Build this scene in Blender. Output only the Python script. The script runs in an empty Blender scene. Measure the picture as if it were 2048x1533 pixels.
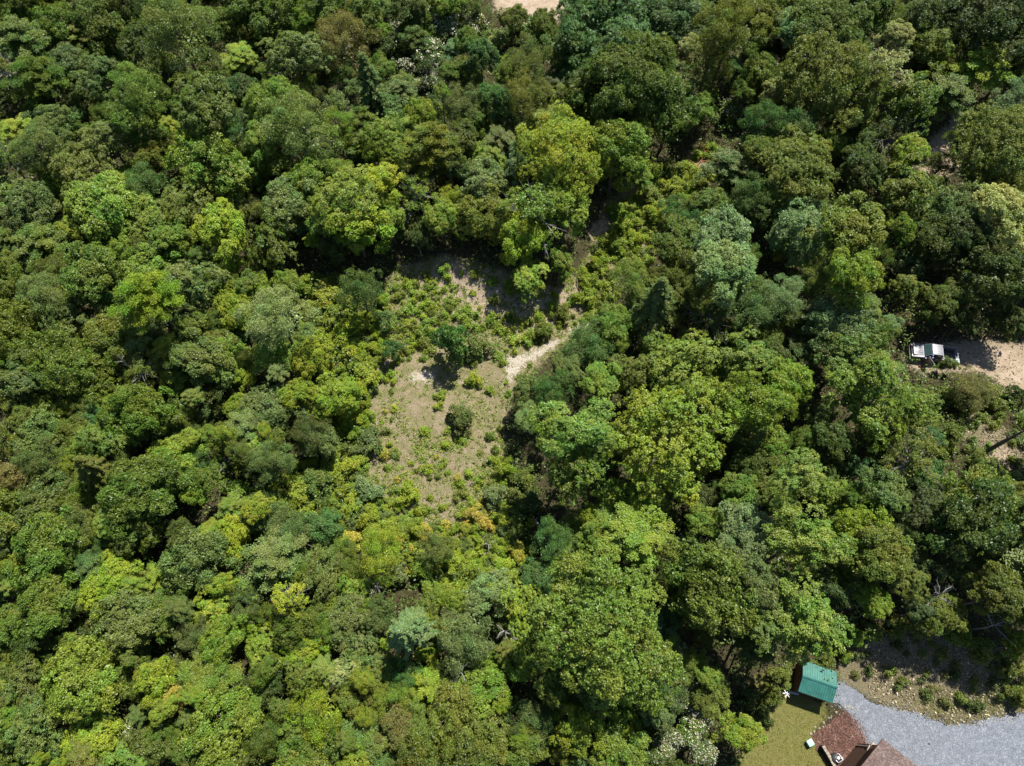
import bpy, bmesh, math, random
import numpy as np
from mathutils import Vector, Matrix, Euler
rng = np.random.default_rng(7); R_ = random.Random(11)
SC = bpy.context.scene
COL = SC.collection

# ------------------------------------------------------------------ camera, world, sun, exposure
CAM_H = 76.0; PITCH = math.radians(25.0); FPX = 1420.0
cam = bpy.data.cameras.new('camera'); cam.sensor_width = 36; cam.lens = FPX / 2048 * 36
cam.clip_end = 3000; cam.clip_start = 0.5
camo = bpy.data.objects.new('camera', cam); COL.objects.link(camo)
camo.location = (0, 0, CAM_H); camo.rotation_euler = (PITCH, 0, 0); SC.camera = camo

SUN_EL = math.radians(61); SUN_AZ = math.atan2(0.50, 0.86)      # clockwise from +y
w = bpy.data.worlds.new('World'); SC.world = w; w.use_nodes = True
nt = w.node_tree; sky = nt.nodes.new('ShaderNodeTexSky'); sky.sky_type = 'NISHITA'; sky.sun_disc = False
sky.sun_elevation = SUN_EL; sky.sun_rotation = SUN_AZ; sky.altitude = 900
bg = nt.nodes['Background']; bg.inputs[1].default_value = 0.08
nt.links.new(sky.outputs[0], bg.inputs[0])
sl = bpy.data.lights.new('sun', 'SUN'); sl.energy = 5.0; sl.angle = math.radians(0.53); sl.color = (1, .955, .84)
so = bpy.data.objects.new('sun', sl); COL.objects.link(so)
sd = Vector((math.sin(SUN_AZ) * math.cos(SUN_EL), math.cos(SUN_AZ) * math.cos(SUN_EL), math.sin(SUN_EL)))
so.rotation_euler = sd.to_track_quat('Z', 'Y').to_euler(); so.location = (0, 0, 120)
SC.view_settings.view_transform = 'Standard'; SC.view_settings.look = 'None'
SC.view_settings.gamma = 1; SC.view_settings.use_curve_mapping = False
SC.view_settings.exposure = 1.12
SC.render.engine = 'CYCLES'
cy = SC.cycles
cy.max_bounces = 4; cy.diffuse_bounces = 2; cy.glossy_bounces = 2; cy.transmission_bounces = 3; cy.transparent_max_bounces = 4

# ------------------------------------------------------------------ pixels <-> places
cP, sP = math.cos(PITCH), math.sin(PITCH)
def ray(px, py):
    x = (px - 1024) / FPX; y = -(py - 766.5) / FPX; z = -1
    return x, y * cP - z * sP, y * sP + z * cP
def unproj(px, py, z=0.0):
    x, y, d = ray(px, py); t = (z - CAM_H) / d
    return x * t, y * t
def scale_at(px, py, z=0.0):
    d = ray(px, py)[2]; return FPX / ((z - CAM_H) / d)       # photograph pixels per metre
def proj(x, y, z):
    dz = z - CAM_H
    yc = y * cP + dz * sP; zc = -y * sP + dz * cP
    return 1024 + FPX * x / -zc, 766.5 - FPX * yc / -zc

# ------------------------------------------------------------------ ground masks on one grid
GS = 0.4; GX0, GX1, GY0, GY1 = -84.0, 84.0, -16.0, 124.0
gx = np.arange(GX0, GX1 + 1e-6, GS); gy = np.arange(GY0, GY1 + 1e-6, GS)
GXX, GYY = np.meshgrid(gx, gy)
def inside(poly, X, Y):
    r = np.zeros(np.shape(X), bool); n = len(poly)
    for i in range(n):
        x0, y0 = poly[i]; x1, y1 = poly[(i + 1) % n]
        if y0 == y1: continue
        c = (y0 > Y) != (y1 > Y)
        r ^= c & (X < (x1 - x0) * (Y - y0) / (y1 - y0) + x0)
    return r
def blur(a, n):
    for ax in (0, 1):
        for _ in range(2):
            k = np.ones(2 * n + 1) / (2 * n + 1)
            p = np.pad(a, [(n, n) if i == ax else (0, 0) for i in (0, 1)], mode='edge')
            a = np.apply_along_axis(lambda v: np.convolve(v, k, 'valid'), ax, p)
    return a
def wpoly(pts, z=0): return [unproj(x, y, z) for x, y in pts]
def mask(pts_list, n=2):
    m = np.zeros(GXX.shape)
    for pts in pts_list: m = np.maximum(m, inside(wpoly(pts), GXX, GYY).astype(float))
    return blur(m, n) if n else m
P_CLEAR = [(745,650),(785,600),(770,565),(800,535),(900,530),(1000,560),(1110,590),(1165,540),(1195,480),(1205,410),(1260,370),(1330,360),(1400,290),(1450,300),(1420,370),(1310,470),(1235,560),(1185,640),(1130,680),(1075,735),(1035,770),(1010,830),(1005,930),(1030,1020),(1040,1110),(960,1130),(860,1080),(770,1050),(715,960),(725,860),(745,780)]
P_SCRUB = [[(590,560),(700,550),(780,600),(760,700),(740,800),(720,960),(770,1050),(700,1090),(560,1040),(540,950),(660,900),(640,760),(560,720)],
           [(700,970),(900,1060),(1050,980),(1070,1120),(1040,1200),(950,1190),(800,1140),(690,1060)],
           [(1170,640),(1190,520),(1230,430),(1300,360),(1420,290),(1470,320),(1400,400),(1330,480),(1230,600)]]
P_BANK = [(770,560),(800,535),(900,525),(1000,560),(1100,590),(1180,540),(1200,560),(1100,650),(1030,690),(950,650),(880,620),(830,600)]
P_SAND = [[(985,728),(1040,706),(1110,680),(1180,632),(1196,638),(1130,684),(1080,715),(1040,745),(1015,770),(1005,760),(1015,735)],[(750,690),(760,690),(766,725),(756,740)],[(912,760),(935,757),(945,775),(925,780)],
          [(820,745),(870,735),(880,755),(850,770),(810,760)]]
P_DIRT = [[(1806,690),(1850,692),(1950,684),(2100,690),(2200,720),(2200,830),(2048,795),(2000,775),(1965,740),(1880,746),(1830,744)],
          [(1830,320),(1860,280),(1900,255),(1915,215),(1945,215),(1935,270),(1920,320),(1905,350),(1870,355),(1835,345)],
          [(985,-60),(1140,-60),(1130,20),(1100,60),(1020,50),(990,25)],
          [(1175,470),(1210,440),(1235,480),(1200,510)],[(1240,380),(1265,390),(1260,420),(1235,410)],
          [(1930,915),(1990,905),(2010,940),(1950,955)],[(790,575),(900,540),(1010,590),(1110,600),(1170,560),(1190,600),(1110,650),(1000,660),(900,630),(820,600)],[(960,1095),(1000,1085),(1010,1110),(970,1125)]]
P_LITTER = [[(1690,1310),(1740,1280),(1800,1265),(1860,1275),(1950,1300),(2060,1315),(2080,1400),(2048,1425),(1970,1438),(1900,1438),(1830,1424),(1790,1416),(1745,1400),(1715,1380),(1660,1350)],
            [(1890,850),(1950,845),(2000,890),(2030,925),(1990,940),(1900,900)]]
P_LAWN = [[(1500,1360),(1560,1340),(1600,1380),(1650,1410),(1665,1425),(1640,1450),(1620,1480),(1660,1533),(1700,1600),(1470,1600),(1485,1500),(1505,1430)]]
P_STRIP = [[(1745,1400),(1830,1395),(2060,1370),(2080,1428),(2000,1428),(1900,1437),(1800,1418)]]
P_GRAVEL = [(1672,1362),(1700,1372),(1722,1387),(1740,1405),(1765,1414),(1800,1419),(1830,1426),(1852,1436),(1900,1452),(1930,1450),(1965,1442),(2000,1432),(2048,1428),(2120,1424),(2400,1424),(2400,1800),(1780,1800),(1780,1533),(1730,1485),(1722,1462),(1712,1445),(1695,1425),(1680,1412),(1655,1404)]
P_MULCH = [(1627,1473),(1640,1458),(1665,1445),(1690,1420),(1705,1428),(1722,1450),(1738,1478),(1745,1500),(1715,1512),(1690,1533),(1664,1533),(1652,1505),(1632,1500)]
M_CLEAR = mask([P_CLEAR], 2); M_SAND = mask(P_SAND, 1); M_DIRT = mask(P_DIRT, 2); M_LIT = mask(P_LITTER, 2)
M_LAWN = mask(P_LAWN, 2); M_STRIP = mask(P_STRIP, 3)
M_MULCH = mask([P_MULCH], 0)
# raised land: the bank above the clearing and the slope above the gravel drive
up1 = mask([[(600,500),(800,500),(905,560),(1000,600),(1085,600),(1160,525),(1185,440),(1100,300),(700,200),(500,300)]], 0)
up2 = mask([[(1640,1240),(1800,1300),(1950,1340),(2100,1360),(2300,1300),(2300,900),(2048,820),(1900,800),(1700,1000)]], 0)
GZ = blur(up1, 5) * 2.2 + blur(up2, 7) * 2.6
def nz(x, y, s, k): return np.sin(x / s + k) * np.cos(y / s * 1.13 + 2 * k) + .5 * np.sin(x / s * 2.3 + y / s * 1.7 + k)
GZ = GZ + .12 * nz(GXX, GYY, 5.0, 1.3) * np.clip(1 - blur(mask([[(1450,1330),(2400,1400),(2400,1800),(1400,1800)]], 0), 4), 0, 1)
_fl = np.clip(1 - 5 * blur(mask([P_GRAVEL, P_MULCH], 0), 3), 0, 1); GZ = GZ * _fl
M_SCRUB = mask(P_SCRUB, 1)
def gz(x, y):
    i = np.clip((np.asarray(x) - GX0) / GS, 0, len(gx) - 1.001); j = np.clip((np.asarray(y) - GY0) / GS, 0, len(gy) - 1.001)
    a = i.astype(int); b = j.astype(int); u = i - a; v = j - b
    return (GZ[b, a] * (1-u) * (1-v) + GZ[b, a+1] * u * (1-v) + GZ[b+1, a] * (1-u) * v + GZ[b+1, a+1] * u * v)
def samp(M, x, y):
    a = np.clip(np.round((np.asarray(x) - GX0) / GS).astype(int), 0, len(gx) - 1); b = np.clip(np.round((np.asarray(y) - GY0) / GS).astype(int), 0, len(gy) - 1)
    return M[b, a]
def onground(px, py, dz=0.0):
    z = 0.0
    for _ in range(4):
        x, y = unproj(px, py, z + dz); z = float(gz(x, y))
    return x, y, z

# ------------------------------------------------------------------ materials
def newmat(name):
    m = bpy.data.materials.new(name); m.use_nodes = True; n = m.node_tree; n.nodes.clear()
    out = n.nodes.new('ShaderNodeOutputMaterial'); return m, n, out
def N(n, t, **k):
    o = n.nodes.new(t)
    for a, b in k.items():
        if a.startswith('i_'):
            key = a[2:]; o.inputs[int(key) if key.isdigit() else key.replace('_', ' ')].default_value = b
        else: setattr(o, a, b)
    return o
def mat(name, col, rough=.6, metal=0, var=.12, scale=6, bump=.15, spec=.4, coat=0, trans=0):
    m, n, out = newmat(name); L = n.links.new
    p = N(n, 'ShaderNodeBsdfPrincipled'); p.inputs['Roughness'].default_value = rough; p.inputs['Metallic'].default_value = metal
    p.inputs['Specular IOR Level'].default_value = spec; p.inputs['Coat Weight'].default_value = coat
    tc = N(n, 'ShaderNodeTexCoord'); no = N(n, 'ShaderNodeTexNoise'); no.inputs['Scale'].default_value = scale; no.inputs['Detail'].default_value = 5
    L(tc.outputs['Object'], no.inputs['Vector'])
    mr = N(n, 'ShaderNodeMapRange'); mr.inputs[1].default_value = .25; mr.inputs[2].default_value = .75; mr.inputs[3].default_value = 1 - var; mr.inputs[4].default_value = 1 + var
    L(no.outputs[0], mr.inputs[0])
    vm = N(n, 'ShaderNodeVectorMath', operation='SCALE'); vm.inputs[0].default_value = col[:3]; L(mr.outputs[0], vm.inputs['Scale'])
    L(vm.outputs[0], p.inputs['Base Color'])
    if bump:
        b = N(n, 'ShaderNodeBump'); b.inputs['Strength'].default_value = bump; b.inputs['Distance'].default_value = .02
        L(no.outputs[0], b.inputs['Height']); L(b.outputs[0], p.inputs['Normal'])
    L(p.outputs[0], out.inputs[0]); return m
def leaf_mat(name, base=None, trans=.40, gloss=.02, vary=.35):
    """leaf colour comes from the object's own colour; each leaf and each spray differs a little"""
    m, n, out = newmat(name); L = n.links.new
    at = N(n, 'ShaderNodeAttribute', attribute_name='leafvar', attribute_type='GEOMETRY')
    if base is None: c = N(n, 'ShaderNodeObjectInfo').outputs['Color']
    else: r = N(n, 'ShaderNodeRGB'); r.outputs[0].default_value = (*base, 1); c = r.outputs[0]
    sep = N(n, 'ShaderNodeSeparateXYZ'); L(at.outputs['Vector'], sep.inputs[0])
    mr = N(n, 'ShaderNodeMapRange', i_3=1 - vary, i_4=1 + vary * 1.15); L(sep.outputs[0], mr.inputs[0])
    mr2 = N(n, 'ShaderNodeMapRange', i_3=1 - vary * .8, i_4=1 + vary * .8); L(sep.outputs[1], mr2.inputs[0])
    mu = N(n, 'ShaderNodeMath', operation='MULTIPLY'); L(mr.outputs[0], mu.inputs[0]); L(mr2.outputs[0], mu.inputs[1])
    hs = N(n, 'ShaderNodeHueSaturation'); L(c, hs.inputs['Color']); L(mu.outputs[0], hs.inputs['Value'])
    mh = N(n, 'ShaderNodeMapRange', i_3=.472, i_4=.522); L(sep.outputs[2], mh.inputs[0]); L(mh.outputs[0], hs.inputs['Hue'])
    d = N(n, 'ShaderNodeBsdfDiffuse'); L(hs.outputs[0], d.inputs[0])
    t = N(n, 'ShaderNodeBsdfTranslucent')
    tv = N(n, 'ShaderNodeMixRGB', blend_type='MULTIPLY', i_0=1.0); tv.inputs[2].default_value = (1.25, 1.25, .55, 1); L(hs.outputs[0], tv.inputs[1]); L(tv.outputs[0], t.inputs[0])
    mx = N(n, 'ShaderNodeMixShader', i_0=trans); L(d.outputs[0], mx.inputs[1]); L(t.outputs[0], mx.inputs[2])
    g = N(n, 'ShaderNodeBsdfGlossy'); g.inputs['Roughness'].default_value = .45; g.inputs[0].default_value = (.8, .85, .9, 1)
    mg = N(n, 'ShaderNodeMixShader', i_0=gloss); L(mx.outputs[0], mg.inputs[1]); L(g.outputs[0], mg.inputs[2])
    L(mg.outputs[0], out.inputs[0]); return m
M_LEAF = leaf_mat('leaf'); M_SHINY = leaf_mat('shiny_leaf', gloss=.03, trans=.24)
M_FLOWER = leaf_mat('flower', (.50, .47, .38), trans=.3, gloss=.02, vary=.2)
M_BARK = mat('bark', (.11, .085, .065), .9, var=.35, scale=9, bump=.5)
M_DEAD = mat('dead_wood', (.20, .19, .175), .85, var=.3, scale=8, bump=.4)
M_RED = mat('dead_red_twig', (.28, .10, .05), .85, var=.3, scale=8, bump=.4)

def ground_mat():
    m, n, out = newmat('ground'); L = n.links.new
    tc = N(n, 'ShaderNodeTexCoord')
    def noise(s, d=6, r=.6, dist=0):
        o = N(n, 'ShaderNodeTexNoise'); o.inputs['Scale'].default_value = s; o.inputs['Detail'].default_value = d; o.inputs['Roughness'].default_value = r; o.inputs['Distortion'].default_value = dist
        L(tc.outputs['Object'], o.inputs['Vector']); return o.outputs[0]
    n1 = noise(.35, 8, .65); n2 = noise(2.2, 8, .7); n3 = noise(9, 4, .7); n4 = noise(.9, 6, .6, .6); n5 = noise(26, 3, .7)
    def ramp(f, stops):
        r = N(n, 'ShaderNodeValToRGB'); e = r.color_ramp.elements
        while len(e) < len(stops): e.new(.5)
        for q, (p, c) in zip(e, stops): q.position = p; q.color = (*c, 1)
        L(f, r.inputs[0]); return r.outputs[0]
    def cut(name, noi, w=.5, soft=.12, amp=1.0):       # mask + noise -> crisp ragged edge
        a = N(n, 'ShaderNodeAttribute', attribute_name=name, attribute_type='GEOMETRY').outputs['Fac']
        s = N(n, 'ShaderNodeMath', operation='SUBTRACT', i_1=.5); L(noi, s.inputs[0])
        k = N(n, 'ShaderNodeMath', operation='MULTIPLY', i_1=amp * 2); L(s.outputs[0], k.inputs[0])
        ad = N(n, 'ShaderNodeMath', operation='ADD'); L(a, ad.inputs[0]); L(k.outputs[0], ad.inputs[1])
        r = N(n, 'ShaderNodeMapRange', i_1=w - soft, i_2=w + soft); L(ad.outputs[0], r.inputs[0])
        g = N(n, 'ShaderNodeMath', operation='GREATER_THAN', i_1=.02); L(a, g.inputs[0])
        q = N(n, 'ShaderNodeMath', operation='MULTIPLY'); L(r.outputs[0], q.inputs[0]); L(g.outputs[0], q.inputs[1]); return q.outputs[0]
    def mix(f, a, b):
        x = N(n, 'ShaderNodeMixRGB'); L(f, x.inputs[0]); L(a, x.inputs[1]); L(b, x.inputs[2]); return x.outputs[0]
    col = ramp(n2, [(.3, (.022, .018, .011)), (.5, (.045, .042, .02)), (.7, (.085, .06, .035))])
    dry = mix(n1, ramp(n3, [(.3, (.06, .062, .026)), (.5, (.165, .15, .075)), (.70, (.40, .35, .24))]), ramp(n4, [(.36, (.095, .11, .032)), (.5, (.185, .15, .085)), (.62, (.27, .205, .155))]))
    col = mix(cut('clearing', n2, .45, .15, .5), col, dry)
    lit = mix(n4, ramp(n3, [(.28, (.05, .04, .028)), (.5, (.17, .14, .095)), (.7, (.40, .34, .26))]), ramp(n3, [(.3, (.05, .05, .02)), (.55, (.13, .115, .055)), (.75, (.28, .23, .14))]))
    col = mix(cut('litter', n2, .45, .15, .6), col, lit)
    dirt = mix(n2, ramp(n3, [(.3, (.22, .16, .11)), (.6, (.40, .31, .23)), (.8, (.5, .42, .34))]), ramp(n4, [(.35, (.40, .27, .18)), (.6, (.36, .30, .25))]))
    dirt = mix(cut('dirt', n4, .98, .12, 1.4), mix(n1, dirt, ramp(n3, [(.3, (.09, .085, .05)), (.6, (.24, .2, .14)), (.8, (.36, .31, .25))])), dirt)
    col = mix(cut('dirt', n2, .42, .15, .7), col, dirt)
    sand = ramp(n3, [(.3, (.20, .165, .12)), (.5, (.36, .315, .26)), (.7, (.54, .49, .43))])
    sn = N(n, 'ShaderNodeMath', operation='MULTIPLY_ADD', i_1=.5); L(n3, sn.inputs[0]); s2 = N(n, 'ShaderNodeMath', operation='MULTIPLY', i_1=.5); L(n4, s2.inputs[0]); L(s2.outputs[0], sn.inputs[2])
    col = mix(cut('sand', sn.outputs[0], .74, .12, 2.2), col, sand)
    lawn = mix(n1, ramp(n2, [(.3, (.07, .085, .018)), (.5, (.12, .13, .03)), (.7, (.22, .19, .07))]), ramp(n3, [(.3, (.08, .075, .028)), (.6, (.19, .165, .065))]))
    col = mix(cut('lawn', n2, .45, .15, .5), col, lawn)
    gr = ramp(n3, [(.3, (.04, .05, .016)), (.5, (.09, .095, .03)), (.75, (.2, .17, .07))])
    col = mix(cut('strip', n2, .5, .2, .8), col, gr)
    p = N(n, 'ShaderNodeBsdfPrincipled'); p.inputs['Roughness'].default_value = .95; p.inputs['Specular IOR Level'].default_value = .1
    L(col, p.inputs['Base Color'])
    b = N(n, 'ShaderNodeBump'); b.inputs['Strength'].default_value = .9; b.inputs['Distance'].default_value = .12
    sm = N(n, 'ShaderNodeMath', operation='ADD'); L(n3, sm.inputs[0]); L(n5, sm.inputs[1]); L(sm.outputs[0], b.inputs['Height']); L(b.outputs[0], p.inputs['Normal'])
    L(p.outputs[0], out.inputs[0]); return m

# ------------------------------------------------------------------ mesh helpers
def npmesh(name, V, F, m, attrs=None):
    me = bpy.data.meshes.new(name); k = F.shape[1]
    me.vertices.add(len(V)); me.vertices.foreach_set('co', np.ascontiguousarray(V, np.float32).ravel())
    me.loops.add(F.size); me.loops.foreach_set('vertex_index', np.ascontiguousarray(F, np.int32).ravel())
    me.polygons.add(len(F)); me.polygons.foreach_set('loop_start', np.arange(0, F.size, k, dtype=np.int32)); me.polygons.foreach_set('loop_total', np.full(len(F), k, np.int32))
    for an, ty, da in attrs or []:
        a = me.attributes.new(an, ty, 'POINT'); a.data.foreach_set('value' if ty == 'FLOAT' else 'vector', np.ascontiguousarray(da, np.float32).ravel())
    me.update(calc_edges=True); me.materials.append(m); return me
def tagit(o, label=None, cat=None, group=None, kind=None):
    for k, v in (('label', label), ('category', cat), ('group', group), ('kind', kind)):
        if v: o[k] = v
    return o
def link(name, me, parent=None, loc=None):
    o = bpy.data.objects.new(name, me); COL.objects.link(o)
    if parent is not None: o.parent = parent
    if loc is not None: o.location = loc
    return o
def thing(name, loc, rz=0, label=None, cat=None, group=None):
    o = bpy.data.objects.new(name, None); COL.objects.link(o); o.location = loc; o.rotation_euler = (0, 0, rz); o.empty_display_size = .2
    return tagit(o, label, cat, group)
class MB:
    def __init__(s): s.bm = bmesh.new()
    def box(s, c, d, rot=(0, 0, 0), bevel=0):
        M = Matrix.Translation(c) @ Euler(rot).to_matrix().to_4x4() @ Matrix.Diagonal((*d, 1))
        r = bmesh.ops.create_cube(s.bm, size=1, matrix=M)
        if bevel:
            es = list({e for v in r['verts'] for e in v.link_edges})
            bmesh.ops.bevel(s.bm, geom=es, offset=bevel, segments=2, affect='EDGES', profile=.6)
        return s
    def cyl(s, c, r, h, rot=(0, 0, 0), n=16, r2=None):
        M = Matrix.Translation(c) @ Euler(rot).to_matrix().to_4x4()
        bmesh.ops.create_cone(s.bm, cap_ends=True, segments=n, radius1=r, radius2=r if r2 is None else r2, depth=h, matrix=M); return s
    def sph(s, c, d, n=16, rot=(0,0,0)):
        M = Matrix.Translation(c) @ Euler(rot).to_matrix().to_4x4() @ Matrix.Diagonal((*d, 1))
        bmesh.ops.create_uvsphere(s.bm, u_segments=n, v_segments=max(6, n // 2), radius=1, matrix=M); return s
    def prism(s, pts, a, b, axis='z', bevel=0):
        def v(p, t): return {'z': (p[0], p[1], t), 'y': (p[0], t, p[1]), 'x': (t, p[0], p[1])}[axis]
        A = [s.bm.verts.new(v(p, a)) for p in pts]; B = [s.bm.verts.new(v(p, b)) for p in pts]; n = len(pts)
        fs = [s.bm.faces.new(A), s.bm.faces.new(B)]
        for i in range(n): fs.append(s.bm.faces.new((A[i], A[(i + 1) % n], B[(i + 1) % n], B[i])))
        if bevel:
            es = list({e for f in fs[:2] for e in f.edges}); bmesh.ops.bevel(s.bm, geom=es, offset=bevel, segments=2, affect='EDGES')
        return s
    def tube(s, pts, rad, n=6):
        rings = []
        pts = [Vector(p) for p in pts]
        for i, p in enumerate(pts):
            d = (pts[min(i + 1, len(pts) - 1)] - pts[max(i - 1, 0)]).normalized()
            q = d.to_track_quat('Z', 'Y'); r = rad[i] if hasattr(rad, '__len__') else rad
            rings.append([s.bm.verts.new(p + q @ Vector((r * math.cos(2 * math.pi * k / n), r * math.sin(2 * math.pi * k / n), 0))) for k in range(n)])
        for a, b in zip(rings, rings[1:]):
            for k in range(n): s.bm.faces.new((a[k], a[(k + 1) % n], b[(k + 1) % n], b[k]))
        s.bm.faces.new(rings[0][::-1]); s.bm.faces.new(rings[-1]); return s
    def mesh(s, name, m, smooth=False):
        bmesh.ops.recalc_face_normals(s.bm, faces=s.bm.faces[:])
        me = bpy.data.meshes.new(name); s.bm.to_mesh(me); s.bm.free(); me.materials.append(m)
        if smooth:
            me.polygons.foreach_set('use_smooth', [True] * len(me.polygons)); me.set_sharp_from_angle(angle=math.radians(38))
        return me
    def put(s, name, m, parent=None, loc=None, smooth=False): return link(name, s.mesh(name, m, smooth), parent, loc)

# ------------------------------------------------------------------ ground sheet
def build_ground():
    V = np.stack([GXX.ravel(), GYY.ravel(), GZ.ravel()], 1); ny, nx = GXX.shape
    i = np.arange(ny * nx).reshape(ny, nx); F = np.stack([i[:-1, :-1], i[:-1, 1:], i[1:, 1:], i[1:, :-1]], -1).reshape(-1, 4)
    # apron out to the horizon
    bd = list(i[0, :]) + list(i[1:, -1]) + list(i[-1, :-1][::-1]) + list(i[1:-1, 0][::-1])
    b = V[bd]; c = np.array([0, 50, 0.]); n0 = len(V); rings = []
    for s, zf in ((1.6, .5), (4, 0), (20, 0)):
        r = c + (b - c) * s; r[:, 2] = b[:, 2] * zf; rings.append(r)
    V = np.concatenate([V] + rings); nb = len(bd); prev = np.array(bd); FF = [F]
    for k in range(3):
        cur = n0 + k * nb + np.arange(nb)
        FF.append(np.stack([prev, cur, np.roll(cur, -1), np.roll(prev, -1)], 1)[:, ::-1]); prev = cur
    F = np.concatenate(FF); ex = len(V) - n0
    at = [(k, 'FLOAT', np.concatenate([M.ravel(), np.zeros(ex)])) for k, M in (('clearing', M_CLEAR), ('sand', M_SAND), ('dirt', M_DIRT), ('litter', M_LIT), ('lawn', M_LAWN), ('strip', M_STRIP))]
    me = npmesh('ground', V, F, ground_mat(), at); me.polygons.foreach_set('use_smooth', [True] * len(F))
    tagit(link('ground', me), kind='structure')
build_ground()
# ------------------------------------------------------------------ foliage
def unit(v): return v / np.maximum(np.linalg.norm(v, axis=-1, keepdims=True), 1e-9)
def rdir(n): return unit(rng.normal(size=(n, 3)))
def leaf_geo(P, Nn, size, asp=.62, T=None, cl=None, fold=.12):
    n = len(P); Nn = unit(Nn)
    if T is None: T = rdir(n)
    T = unit(T - Nn * np.sum(T * Nn, 1, keepdims=True)); B = np.cross(Nn, T); s = size[:, None]
    a = P - T * s * .5; c = P + T * s * .5; up = Nn * s * fold
    b = P + B * s * asp * .5 + up; d = P - B * s * asp * .5 + up
    V = np.stack([a, b, c, d], 1).reshape(-1, 3)
    r = rng.random(n); cl = rng.random((n, 2)) if cl is None else cl
    A = np.repeat(np.stack([r, cl[:, 0], cl[:, 1]], 1), 4, 0)
    return V, np.arange(4 * n).reshape(n, 4), A
def leaf_mesh(name, parts, m=None):
    V = []; F = []; A = []; o = 0
    for v, f, a in parts: V.append(v); F.append(f + o); A.append(a); o += len(v)
    return npmesh(name, np.concatenate(V), np.concatenate(F), m or M_LEAF, [('leafvar', 'FLOAT_VECTOR', np.concatenate(A))])
def outline(az, k): return .97 + .15 * np.sin(2 * az + k) + .14 * np.sin(3 * az + 2.1 * k) + .10 * np.sin(5 * az + 3.7 * k)
def lobes_dome(R, top, bot, nl, lr, lo=-.55):
    """several leaders of uneven height, each with its own boughs, and a skirt of lower boughs"""
    k = rng.random() * 9; ns = int(rng.integers(6, 10)) if nl > 12 else 3; i = np.arange(ns) + .3
    az = i * 2.39996 + k + rng.normal(0, .3, ns); rad = R * .60 * np.sqrt(i / ns) * outline(az, k)
    sc = np.stack([rad * np.cos(az), rad * np.sin(az), top * (.50 - .75 * (rad / R) ** 2) + rng.normal(0, .17 * top, ns)], 1)
    sr = R * rng.uniform(.26, .46, ns); C = []; D = []
    n1 = int(nl * .72); which = rng.choice(ns, n1, p=sr ** 2 / (sr ** 2).sum())
    d = rdir(n1); d[:, 2] = np.abs(d[:, 2]) * 1.1 - .3; d = unit(d + .25 * unit(sc[which] + 1e-6)); C.append(sc[which] + d * sr[which][:, None] * rng.uniform(.5, 1.05, (n1, 1))); D.append(d)
    n2 = nl - n1; a2 = np.arange(n2) * 2.39996 + k; rr = R * rng.uniform(.5, .82, n2) * outline(a2, k)
    C.append(np.stack([rr * np.cos(a2), rr * np.sin(a2), -bot * rng.uniform(.0, .75, n2)], 1)); D.append(unit(np.stack([np.cos(a2), np.sin(a2), np.full(n2, .25)], 1)))
    C = np.concatenate(C); C[:, 2] = np.clip(C[:, 2], -bot, top * .9); r = R * lr * rng.uniform(.5, 1.15, nl); return C, r, unit(np.concatenate(D))
def lobes_full(R, top, bot, nl, lr, lo=-.55):
    """one full rounded head of boughs with an uneven outline"""
    k = rng.random() * 9; i = np.arange(nl) + .5
    z = 1 - (1 - lo) * i / nl; az = i * 2.39996 + rng.normal(0, .25, nl); rr = np.sqrt(np.maximum(0, 1 - z * z))
    d = np.stack([rr * np.cos(az), rr * np.sin(az), z], 1) + rng.normal(0, .12, (nl, 3))
    f = (.70 + rng.normal(0, .11, nl)) * np.where(rr > .3, outline(az, k), 1)
    c = d * f[:, None] * np.stack([np.full(nl, R), np.full(nl, R), np.where(d[:, 2] > 0, top, bot)], 1)
    return c, R * lr * rng.uniform(.7, 1.3, nl), unit(d)
def clumps_on(c, r, d, nc, upw=.45):
    n = len(c); o = unit(np.repeat(d, nc, 0) * (1 - upw) + np.array([0, 0, upw]) + rdir(n * nc) * .95)
    p = np.repeat(c, nc, 0) + o * np.repeat(r, nc)[:, None] * rng.uniform(.55, 1.18, (n * nc, 1)) * np.array([1, 1, .85]); return p, o
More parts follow.
